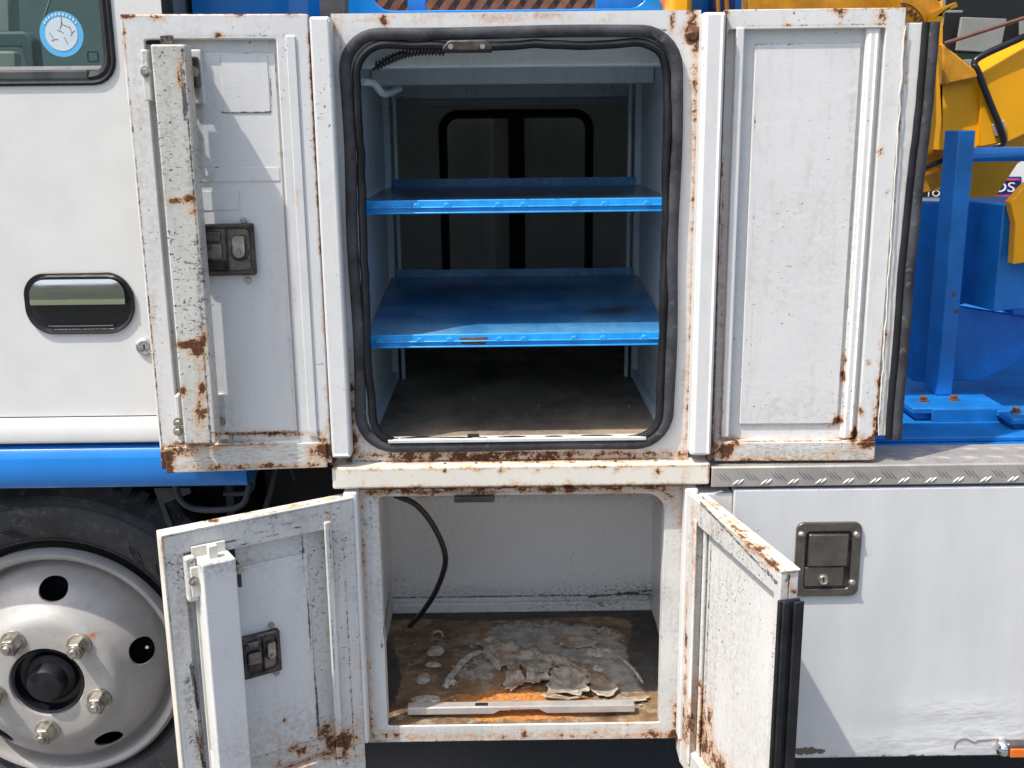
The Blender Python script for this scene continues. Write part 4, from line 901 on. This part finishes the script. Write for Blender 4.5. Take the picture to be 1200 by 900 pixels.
# sidewall ribs and raised marks
m = MB()
for r_, a_ in ((.262, .010), (.335, -.001), (.350, .0095)): m.tube([(r_*math.cos(t), a_, r_*math.sin(t)) for t in np.linspace(0, 2*math.pi, 97)[:-1]], .0016, 5, True)
for i in range(30):
    t = rad(i*12); 
    if i % 5 < 3: continue
    for k in range(3):
        tt = t+rad(k*1.8); m.tube([((.270)*math.cos(tt), .002, .270*math.sin(tt)), (.296*math.cos(tt+.1), -.006, .296*math.sin(tt+.1))], .0011, 4)
part('sidewall_ribs', m, 'tyre', wheel)
m = MB()
for i in range(72):
    t = rad(i*5); c, s_ = math.cos(t), math.sin(t)
    c2, s2 = math.cos(t+.045), math.sin(t+.045)
    m.add([(.372*c, .030, .372*s_), (.372*c2, .030, .372*s2), (.3885*c2, .044, .3885*s2), (.3885*c, .044, .3885*s_), (.3885*c, .20, .3885*s_), (.3885*c2, .20, .3885*s2), (.37*c, .2, .37*s_), (.37*c2, .2, .37*s2)], [(0, 1, 2, 3), (3, 2, 5, 4), (0, 3, 4, 6), (1, 7, 5, 2)])
part('tread_blocks', m, 'tyre', wheel, kind='stuff')
K_ = .233/.2265
rp = [(a*K_, b-.012 if a < .2 else b) for a, b in [(.236, .012), (.2345, .002), (.229, -.004), (.223, -.003), (.219, .003), (.2175, .012), (.2165, .026), (.212, .034), (.205, .036), (.199, .026), (.190, .010), (.176, -.008), (.160, -.022), (.146, -.032), (.135, -.040), (.127, -.0475), (.118, -.052), (.110, -.053), (.095, -.0535), (.078, -.054), (.0705, -.054), (.0690, -.050), (.0685, .02)]]
rp = [(a if a > .12 else a, b) for a, b in rp]
n = 120
rim = part('rim', MB().lathe(rp, n, cap=False), 'rim', wheel, smooth=60)
cut = []
for k in range(5):
    t = rad(12.5+72*k); c_ = (.175*math.cos(t), 0, .175*math.sin(t)); mm = MB().lathe([(.020, -.09), (.020, .06)], 24)
    mm.v = [(v[0]*.98, v[1], v[2]*(1.62-.25*abs(v[2])/.02)) for v in mm.v]; mm.v = [(v[0]*math.cos(t)-v[2]*math.sin(t)+c_[0], v[1], v[0]*math.sin(t)+v[2]*math.cos(t)+c_[2]) for v in mm.v]; cut.append(mm)
mm = MB(); [mm.add(c.v, c.f) for c in cut]
so_ = rim.modifiers.new('s', 'SOLIDIFY'); so_.thickness = .004; so_.offset = 0
co_ = mk('cutter', mm, 'dark', wheel)
bo = rim.modifiers.new('b', 'BOOLEAN'); bo.object = co_; bo.operation = 'DIFFERENCE'; bo.solver = 'EXACT'
bpy.context.view_layer.update()
me2 = bpy.data.meshes.new_from_object(rim.evaluated_get(bpy.context.evaluated_depsgraph_get())); rim.modifiers.clear(); rim.data = me2; bpy.data.objects.remove(co_)
me2.shade_smooth(); me2.set_sharp_from_angle(angle=rad(50))
OLD.append(rim)
part('brake_drum', MB().lathe([(.20, .07), (.20, .065), (.10, .055), (.02, .055)], 40), 'dark', wheel)
part('hub', MB().lathe([(.069, .03), (.0700, -.057), (.067, -.064), (.063, -.062), (.060, -.04), (.050, -.038)], 48), 'plastic', wheel, smooth=40)
part('hub_cap', MB().lathe([(.050, -.0375), (.048, -.050), (.040, -.056), (.036, -.057), (.034, -.078), (.030, -.0835), (.010, -.0855), (.001, -.086)], 40), 'rubber', wheel, smooth=40)
for k in range(5):
    t = rad(-23.5+72*k); x, z = .1035*math.cos(t), .1015*math.sin(t)
    nutm = MB().lathe([(.0235, -.0655), (.0235, -.071)], 24, c=(x, 0, z)); nutm.lathe([(.0185, -.0712), (.0190, -.092), (.0155, -.097)], 6, c=(x, 0, z)); nutm.lathe([(.0125, -.0972), (.0120, -.101), (.0075, -.1005), (.0075, -.105), (.006, -.1065)], 18, c=(x, 0, z))
    part('lug_nut', nutm, 'bolt', wheel, bevel=.0012, smooth=40)
q = (.175*math.cos(rad(12.5)), .175*math.sin(rad(12.5))); part('valve_stem', MB().tube([(q[0]+.006, .02, q[1]-.014), (q[0]+.008, -.012, q[1]), (q[0]+.010, -.024, q[1]+.006)], .0032, 8), 'bolt', wheel)
# ================================================================ BACKGROUND THINGS
lat = empty('lattice_screen', (0, 1.3, 0), label='red-brown diamond lattice screen seen through the blue headboard window', cat='screen')
lx0, lx1 = PY(430, 5, 1.3).x, PY(770, 5, 1.3).x; lz0, lz1 = PY(600, 30, 1.3).z, PY(600, -60, 1.3).z
k = .046; n_ = int((lx1-lx0+.3)/k)
for i in range(n_):
    for s_ in (-1, 1):
        xb = lx0-.1+i*k; zz = lz0; L = .16
        xm = xb; x2 = xb+s_*L*.75
        d_ = Vector((x2-xm, 0, L)).normalized(); nrm = Vector((-d_.z, 0, d_.x))*.010
        yv = 1.3 if s_ > 0 else 1.308
        v = [Vector((xm, yv, zz))-nrm, Vector((xm, yv, zz))+nrm, Vector((x2, yv, zz+L))+nrm, Vector((x2, yv, zz+L))-nrm]
        mb = MB().add([p-Vector((0, 1.3, 0)) for p in v]+[p+Vector((0, .006-1.3, 0)) for p in v], [(0, 1, 2, 3), (7, 6, 5, 4), (0, 4, 5, 1), (1, 5, 6, 2), (2, 6, 7, 3), (3, 7, 4, 0)])
        mk('slat', mb, 'wood', lat)
shed = empty('shed', (3, 6.0, 0), label='dark shed wall behind the crane boom with pale panels', cat='building')
mk('wall', MB().box(-12, 9, .2, .4, 0, 6), 'wall', shed)
def SH(P, dy, mat, name, t=.03):
    Y = 6.0-dy; pts = [(PY(a, b, Y).x-3, PY(a, b, Y).z) for a, b in P]; return mk(name, MB().prism(pts, -dy, -dy+t), mat, shed, bevel=.004)
SH([(1127, 20), (1180, 22), (1172, 62), (1121, 59)], -.10, 'poster', 'notice_board')
SH([(1121, 62), (1172, 63), (1172, 70), (1120, 69)], -.12, 'hill', 'window_bar')
SH([(1128, 70), (1168, 68), (1160, 80), (1140, 80)], -.10, 'poster', 'shelf_board')
SH([(1106, -10), (1110, -10), (1106, 30), (1098, 30)], -.05, 'poster', 'post')
SH([(1106, 12), (1129, 12), (1128, 15), (1106, 15)], .1, 'poster', 'bracket_arm')
SH([(1196, 20), (1260, 20), (1260, 48), (1196, 50)], -.1, 'poster', 'window_panel')
sg = empty('signboard', (3, 5.0, 0), label='white signboard with a navy panel reading OS and magenta lines, partly hidden by the boom', cat='sign')
def SG(P, dy, mat, name, t=.01):
    Y = 5.0+dy; pts = [(PY(a, b, Y).x-3, PY(a, b, Y).z) for a, b in P]; return mk(name, MB().prism(pts, dy, dy+t), mat, sg)
SG([(1072, 185), (1300, 185), (1300, 245), (1072, 245)], .03, 'white', 'board')
SG([(1140, 207), (1197, 207), (1197, 232), (1140, 232)], .015, 'navy', 'sign_panel')
SG([(1140, 209), (1195, 209), (1195, 211.5), (1140, 211.5)], .003, 'magenta', 'sign_line'); SG([(1140, 228), (1195, 228), (1195, 230.5), (1140, 230.5)], .003, 'magenta', 'sign_line')
SG([(1150, 234), (1174, 234), (1174, 238.5), (1150, 238.5)], .003, 'black', 'sign_strip')
SG([(1072, 222), (1106, 222), (1106, 231), (1072, 231)], .015, 'black', 'sign_panel')
q = PY(1176, 220, 4.999); text('OS', .085, (q.x-3, -.004, q.z), 0, 'white', sg, .002, sx=1.35)
q = PY(1189, 224, 4.999); text('.', .085, (q.x-3, -.004, q.z), 0, 'white', sg, .002)
q = PY(1093, 227, 4.999); text('TO', .055, (q.x-3, -.004, q.z), 0, 'white', sg, .002, sx=1.2)
# ================================================================ WEAR ATTRIBUTES
bpy.context.view_layer.update()
# spots of rust: (px, py, rx, ry, amount) read off the photograph and fixed to the metal there
RUST = [
 # upper door left
 (196, 545, 10, 24, 1.1), (215, 528, 30, 8, .8), (280, 520, 60, 6, .55), (320, 508, 55, 3.5, .95), (378, 528, 14, 14, 1.0), (240, 550, 60, 3, .6), (300, 548, 90, 2.5, .6),
 (222, 404, 15, 5, 1.25), (232, 408, 8, 11, 1.35), (239, 398, 3, 12, 1.0), (234, 430, 5, 18, .55), (225, 415, 6, 5, .6), (210, 235, 16, 4, 1.0), (222, 233, 7, 5, 1.2), (228, 250, 8, 16, .45), (234, 480, 8, 30, .75), (214, 458, 5, 6, .9), (237, 455, 6, 8, 1.0),
 (226, 85, 6, 30, .45), (209, 85, 4, 18, .7), (150, 18, 14, 5, 1.0), (182, 20, 9, 5, .8), (280, 16, 14, 4, .9), (330, 17, 40, 3, .6), (255, 41, 8, 3, .8), (144, 60, 3, 60, .55), (150, 180, 3, 90, .45), (165, 300, 3, 60, .5), (178, 420, 3, 60, .5),
 (240, 15, 120, 2.5, .5), (386, 280, 3, 300, .75), (383, 200, 2, 150, .5), (390, 500, 6, 40, .7), (348, 228, 4, 8, .5), (330, 180, 3, 3, .6),
 # cabinet face
 (450, 24, 7, 9, 1.0), (500, 20, 30, 8, .40), (575, 22, 45, 8, .5), (640, 18, 25, 5, .6), (560, 22, 40, 6, .42), (700, 22, 40, 6, .25), (788, 25, 5, 14, .9), (812, 40, 11, 14, 1.2), (812, 20, 12, 12, .7),
 (815, 100, 9, 60, .42), (817, 200, 8, 100, .40), (815, 330, 7, 110, .38), (808, 450, 8, 70, .42), (824, 500, 5, 50, .5), (800, 535, 25, 8, .6),
 (412, 480, 6, 60, .7), (412, 520, 9, 20, 1.0), (430, 535, 22, 8, .65), (480, 537, 40, 7, .85), (560, 536, 60, 7, .9), (640, 537, 60, 7, .8), (720, 537, 60, 7, .65), (392, 30, 5, 20, .7), (400, 60, 3, 30, .5),
 (600, 547, 260, 3, .42), (470, 549, 60, 3, .4), (392, 548, 6, 4, .7), (831, 556, 3, 14, .8), (521, 551, 4, 4, .9), (558, 550, 4, 4, .9), (587, 550, 4, 4, .8), (630, 551, 4, 4, .9), (722, 551, 6, 4, .8), (770, 552, 6, 6, .9), (770, 545, 12, 5, .6),
 # lower frame
 (440, 577, 22, 6, .75), (500, 576, 40, 6, .85), (603, 570, 6, 6, .9), (560, 578, 40, 5, .7), (640, 574, 40, 5, .85), (666, 572, 8, 7, 1.1), (720, 577, 40, 6, .55), (780, 580, 20, 10, .6), (795, 600, 6, 30, .5), (800, 700, 3, 160, .75), (796, 840, 9, 22, .95), (792, 860, 12, 10, 1.0), (783, 580, 12, 6, .7),
 (424, 700, 2.5, 150, .6), (432, 850, 10, 12, .75), (460, 862, 24, 7, .65), (520, 866, 30, 6, .45), (613, 862, 4, 10, .9), (650, 862, 22, 6, .6), (700, 858, 30, 5, .5), (765, 860, 18, 8, .8), (740, 848, 30, 3, .5),
 # lower left door
 (380, 858, 10, 12, .95), (402, 868, 14, 16, 1.0), (352, 880, 22, 12, .7), (395, 885, 24, 8, .75), (335, 896, 30, 6, .7), (418, 865, 4, 6, .9), (386, 868, 5, 12, .9), (322, 867, 10, 10, .35), (333, 844, 3, 3, .9), (190, 640, 3, 10, .5), (250, 610, 12, 3, .9), (290, 600, 8, 2, .7), (345, 592, 8, 2, .7), (380, 582, 8, 2, .6), (232, 880, 3, 10, .4),
 # lower right door
 (803, 700, 3, 160, .8), (806, 850, 8, 30, .75), (822, 850, 6, 30, .8), (828, 876, 12, 14, .8), (838, 888, 18, 12, .7), (832, 840, 4, 30, .7), (817, 760, 2.5, 120, .6), (812, 640, 2, 60, .5),
 (838, 592, 14, 4, .55), (862, 611, 14, 4, .65), (888, 642, 22, 4, .8), (908, 661, 10, 4, .95), (924, 668, 9, 5, .5), (925, 684, 4, 12, .6), (870, 622, 40, 3, .5), (930, 693, 4, 4, .9), (845, 900, 12, 12, .9),
 # upper right door
 (850, 528, 11, 14, 1.05), (862, 518, 12, 8, .8), (1015, 520, 14, 9, 1.0), (1001, 510, 6, 14, .95), (1025, 505, 4, 22, .9), (980, 493, 10, 6, .8), (985, 530, 40, 4, .5), (900, 538, 100, 3, .55), (988, 440, 3, 10, 1.0), (989, 420, 3, 8, .9), (1008, 482, 4, 6, .9), (1031, 450, 2.5, 60, .7), (1038, 395, 3, 10, .8), (1032, 178, 4, 4, 1.2), (1040, 225, 3, 3, .8),
 (985, 12, 10, 7, .8), (1033, 14, 8, 12, .7), (1040, 8, 40, 3, .8), (930, 8, 50, 3, .6), (850, 20, 4, 60, .7), (846, 250, 2.5, 260, .55), (925, 30, 7, 3, .7), (984, 30, 6, 3, .8), (1033, 29, 8, 3, .9), (1062, 60, 3, 40, .6), (844, 512, 3, 30, .6), (1060, 12, 4, 20, .5), (1018, 425, 3, 3, .9), (955, 455, 4, 2, .5),
 (107, 746, 5, 5, 1.0), (118, 736, 9, 7, .45), (130, 724, 9, 7, .3), (829, 10, 8, 3, .9), (832, 505, 2.5, 14, .6), (860, 1, 0.1, 0.1, 0),
 # side panel (dark chips)
 (945, 880, 30, 5, .9), (1100, 886, 160, 2.5, .7), (858, 590, 2, 20, .4)]
DIRT = [(60, 735, 70, 25, .25), (60, 850, 90, 22, .35), (150, 800, 20, 60, .3), (430, 430, 26, 30, .5), (452, 700, 20, 40, .55), (440, 640, 30, 50, .3), (700, 700, 120, 14, .5), (760, 695, 30, 12, .8), (560, 695, 120, 8, .5), (520, 620, 60, 40, .2),
 (240, 660, 60, 12, .75), (330, 605, 60, 12, .6), (355, 650, 12, 60, .4), (215, 700, 12, 80, .6), (224, 810, 8, 40, .9), (234, 870, 8, 30, .9), (350, 860, 60, 30, .5), (390, 640, 14, 30, .5), (370, 700, 10, 120, .35), (300, 880, 60, 20, .4),
 (840, 620, 22, 30, .5), (860, 720, 30, 120, .35), (880, 860, 30, 60, .3), (830, 760, 12, 120, .45), (815, 640, 20, 60, .3), (800, 640, 10, 60, .3),
 (200, 60, 30, 20, .4), (228, 85, 10, 30, .7), (165, 150, 10, 100, .35), (180, 300, 10, 150, .3), (210, 180, 30, 100, .3), (232, 140, 5, 80, .8), (236, 330, 5, 80, .8), (222, 200, 4, 40, .7), (258, 490, 12, 30, .5), (935, 535, 90, 8, .5), (930, 480, 60, 20, .22), (940, 300, 70, 90, .12), (1050, 450, 14, 50, .45), (1060, 250, 6, 200, .25), (1000, 250, 10, 200, .2),
 (930, 860, 30, 10, .5), (600, 582, 200, 6, .4), (615, 863, 200, 6, .35), (620, 18, 60, 6, .25), (720, 388, 0.1, 0.1, 0), (780, 590, 14, 14, .6), (794, 760, 6, 90, .35),
 (710, 365, 40, 7, .9), (500, 330, 120, 14, .15), (760, 370, 20, 12, .3),
 (1130, 835, 60, 14, .8), (1150, 865, 60, 22, 1.0), (1060, 872, 60, 12, .7), (1120, 880, 120, 8, .7)]
# thin cracked / rusted seams: (x0, y0, x1, y1, half width, amount)
CRACK = [(172, 41, 336, 41, 2, .75), (170, 42, 208, 520, 1.6, .4), (232, 60, 322, 62, 1.3, .6), (322, 64, 345, 505, 1.2, .55), (258, 63, 260, 131, 1, .6), (317, 63, 318, 132, 1.5, .75), (260, 132, 318, 132, 1.4, .8),
 (228, 213, 328, 212, 1.5, .8), (230, 197, 328, 198, 1.2, .65), (328, 197, 329, 212, 1.2, .8), (232, 247, 280, 247, 1.2, .7), (280, 224, 280, 247, 1.2, .6), (248, 212, 254, 197, 1.5, .9), (215, 54, 247, 520, 2.2, .78), (178, 60, 212, 520, 1.3, .6), (213, 60, 216, 140, 3, .8),
 (142, 16, 360, 16, 1.5, .62), (143, 20, 192, 545, 1.6, .72), (193, 523, 384, 520, 1.6, .7), (193, 550, 386, 546, 2, .7), (338, 45, 350, 512, 1.1, .45), (250, 508, 352, 508, 2, .8), (205, 520, 250, 522, 3, .8),
 (885, 52, 1008, 52, 1.3, .65), (886, 55, 879, 495, 1.2, .55), (1010, 60, 986, 495, 1.5, .62), (873, 32, 868, 515, 1.1, .5), (1062, 25, 1030, 515, 1.6, .62), (870, 31, 1035, 29, 1.5, .6), (842, 8, 1062, 6, 1.8, .7), (836, 541, 1025, 541, 2, .8), (860, 517, 1020, 515, 1.8, .72), (848, 12, 836, 540, 1.5, .75), (1036, 30, 1012, 515, 1.1, .45), (889, 497, 985, 498, 1.2, .5),
 (411, 41, 440, 41, 1.2, .8), (411, 41, 409, 72, 1.2, .7), (789, 14, 789, 35, 1.5, .8), (770, 35, 790, 35, 1.4, .8), (400, 90, 404, 480, 1, .5), (463, 533, 463, 542, 1, .7), (390, 17, 820, 9, 1.2, .5), (412, 540, 806, 538, 2.2, .72),
 (390, 573, 832, 569, 2, .62), (390, 548, 832, 545, 1.6, .55), (436, 577, 792, 575, 2, .6), (420, 580, 434, 862, 1.5, .7), (434, 588, 438, 850, 1.2, .55), (801, 575, 796, 862, 2, .75), (436, 869, 792, 867, 1.8, .75), (440, 856, 786, 855, 1.2, .5), (780, 590, 772, 850, 1.2, .45),
 (187, 632, 222, 900, 1.5, .6), (191, 629, 410, 580, 1.4, .6), (206, 653, 276, 633, 2.2, .85), (276, 633, 386, 599, 1.6, .65), (207, 655, 246, 900, 1.3, .55), (352, 618, 373, 838, 1.5, .85), (370, 830, 376, 868, 2, .9), (386, 600, 394, 862, 1.4, .7), (399, 586, 415, 880, 1.6, .7), (276, 641, 352, 617, 1.4, .75), (386, 880, 330, 900, 2, .6), (224, 780, 232, 830, 3, .9), (230, 860, 240, 900, 3, .8),
 (820, 588, 912, 686, 2, .8), (822, 582, 812, 870, 1.5, .7), (835, 600, 824, 870, 1.4, .7), (846, 600, 834, 870, 1.3, .55), (846, 600, 912, 684, 1.6, .7), (914, 690, 908, 900, 1.1, .4), (818, 577, 922, 670, 1.4, .7), (925, 672, 926, 700, 1.4, .8),
 (460, 700, 762, 697, 1.5, .8), (470, 706, 755, 704, 1.1, .6), (690, 700, 762, 692, 2, .85), (457, 690, 447, 760, 1.4, .8), (762, 715, 777, 752, 1.3, .8), (460, 715, 762, 713, 1.2, .6), (450, 600, 457, 700, 1, .4)]
RLINE = [(386, 22, 409, 540, 2.0, .75), (362, 24, 386, 545, 1.4, .6), (850, 14, 834, 538, 1.4, .62), (814, 60, 816, 200, 5, .56), (816, 200, 812, 360, 4.5, .56), (812, 360, 805, 530, 4, .56), (142, 14, 360, 15, 2.5, .55), (193, 547, 386, 544, 2.6, .62), (250, 509, 352, 508, 2, .75), (412, 535, 806, 532, 4, .62), (470, 531, 740, 531, 2.5, .72),
 (801, 600, 796, 860, 2, .72), (424, 590, 436, 860, 1.6, .5), (436, 864, 792, 862, 4, .42), (436, 574, 800, 571, 4, .60), (392, 549, 832, 546, 2, .5), (836, 540, 1026, 539, 2, .62), (860, 518, 1022, 514, 1.6, .55), (1031, 440, 1028, 515, 2.4, .8), (842, 8, 1062, 5, 2, .62), (1033, 16, 1034, 28, 3, .7), (985, 12, 986, 24, 2.5, .6), (858, 618, 912, 668, 2.5, .72), (400, 20, 400, 60, 1.5, .6), (400, 400, 412, 535, 3, .62), (399, 25, 460, 20, 2, .5), (813, 14, 818, 60, 5, .7), (404, 876, 330, 898, 4, .5), (820, 800, 832, 890, 3, .6)]
def seg(u, v, S):
    val = np.zeros(len(u))
    for x0, y0, x1, y1, w_, am in S:
        m_ = (u > min(x0, x1)-4*w_-4) & (u < max(x0, x1)+4*w_+4) & (v > min(y0, y1)-4*w_-4) & (v < max(y0, y1)+4*w_+4)
        if not m_.any(): continue
        dx, dy = x1-x0, y1-y0; L2 = dx*dx+dy*dy; t = np.clip(((u[m_]-x0)*dx+(v[m_]-y0)*dy)/L2, 0, 1)
        d2 = (u[m_]-x0-t*dx)**2+(v[m_]-y0-t*dy)**2; val[m_] = np.maximum(val[m_], am*np.exp(-d2/(1.4*w_*w_)))
    return val
def bake(objs):
    for o in objs:
        me = o.data; n = len(me.vertices); a = np.empty(n*3, dtype=np.float64); me.vertices.foreach_get('co', a); a = a.reshape(-1, 3)
        Mx = np.array(o.matrix_world); wv = a @ Mx[:3, :3].T + Mx[:3, 3]; d = wv-np.array(CAM)
        z = d @ np.array(cF); u = 600+F_PX*(d @ np.array(cR))/z; v = 450-F_PX*(d @ np.array(cU))/z
        at = me.attributes.new('crack', 'FLOAT', 'POINT'); at.data.foreach_set('value', seg(u, v, CRACK).astype(np.float32))
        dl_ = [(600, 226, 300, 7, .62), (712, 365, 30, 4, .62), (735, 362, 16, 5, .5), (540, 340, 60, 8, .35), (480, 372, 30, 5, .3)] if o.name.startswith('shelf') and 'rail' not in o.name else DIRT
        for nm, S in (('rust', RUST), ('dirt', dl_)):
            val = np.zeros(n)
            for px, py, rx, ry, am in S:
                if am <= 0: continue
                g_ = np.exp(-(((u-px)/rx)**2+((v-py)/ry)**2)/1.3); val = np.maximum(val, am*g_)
            if nm == 'rust': val = np.maximum(val, seg(u, v, [(*q_[:4], q_[4]*1.15, q_[5]+.1) for q_ in RLINE]))
            at = me.attributes.new(nm, 'FLOAT', 'POINT'); at.data.foreach_set('value', val.astype(np.float32))
bake(OLD)
def bake_floor(o):
    me = o.data; n = len(me.vertices); a = np.empty(n*3); me.vertices.foreach_get('co', a); a = a.reshape(-1, 3)
    d = a-np.array(CAM); z = d @ np.array(cF); u = 600+F_PX*(d @ np.array(cR))/z; v = 450-F_PX*(d @ np.array(cU))/z
    r = np.full(n, .62)                                             # brown
    r -= .75*np.exp(-((u-640)/75)**2-((v-752)/20)**2) + .7*np.exp(-((u-730)/45)**2-((v-790)/26)**2) + .35*np.exp(-((u-560)/30)**2-((v-790)/20)**2)
    r += .75*np.exp(-((u-600)/110)**2-((v-828)/18)**2) + .35*np.exp(-((u-630)/60)**2-((v-826)/14)**2) + .75*np.exp(-((u-635)/28)**2-((v-785)/12)**2) + .4*np.exp(-((u-585)/22)**2-((v-815)/14)**2)+.4*np.exp(-((u-690)/50)**2-((v-828)/9)**2)
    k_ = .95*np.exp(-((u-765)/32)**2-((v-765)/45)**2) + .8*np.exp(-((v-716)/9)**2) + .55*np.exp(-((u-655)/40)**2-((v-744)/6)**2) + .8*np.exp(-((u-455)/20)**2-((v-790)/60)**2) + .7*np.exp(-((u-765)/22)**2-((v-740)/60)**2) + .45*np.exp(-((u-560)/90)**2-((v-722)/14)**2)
    for nm, val in (('rust', r), ('dirt', k_)): at = me.attributes.new(nm, 'FLOAT', 'POINT'); at.data.foreach_set('value', val.astype(np.float32))
bake_floor(lfloor)
for o in bpy.data.objects:
    for k_ in ('_T', '_r'):
        if k_ in o: del o[k_]
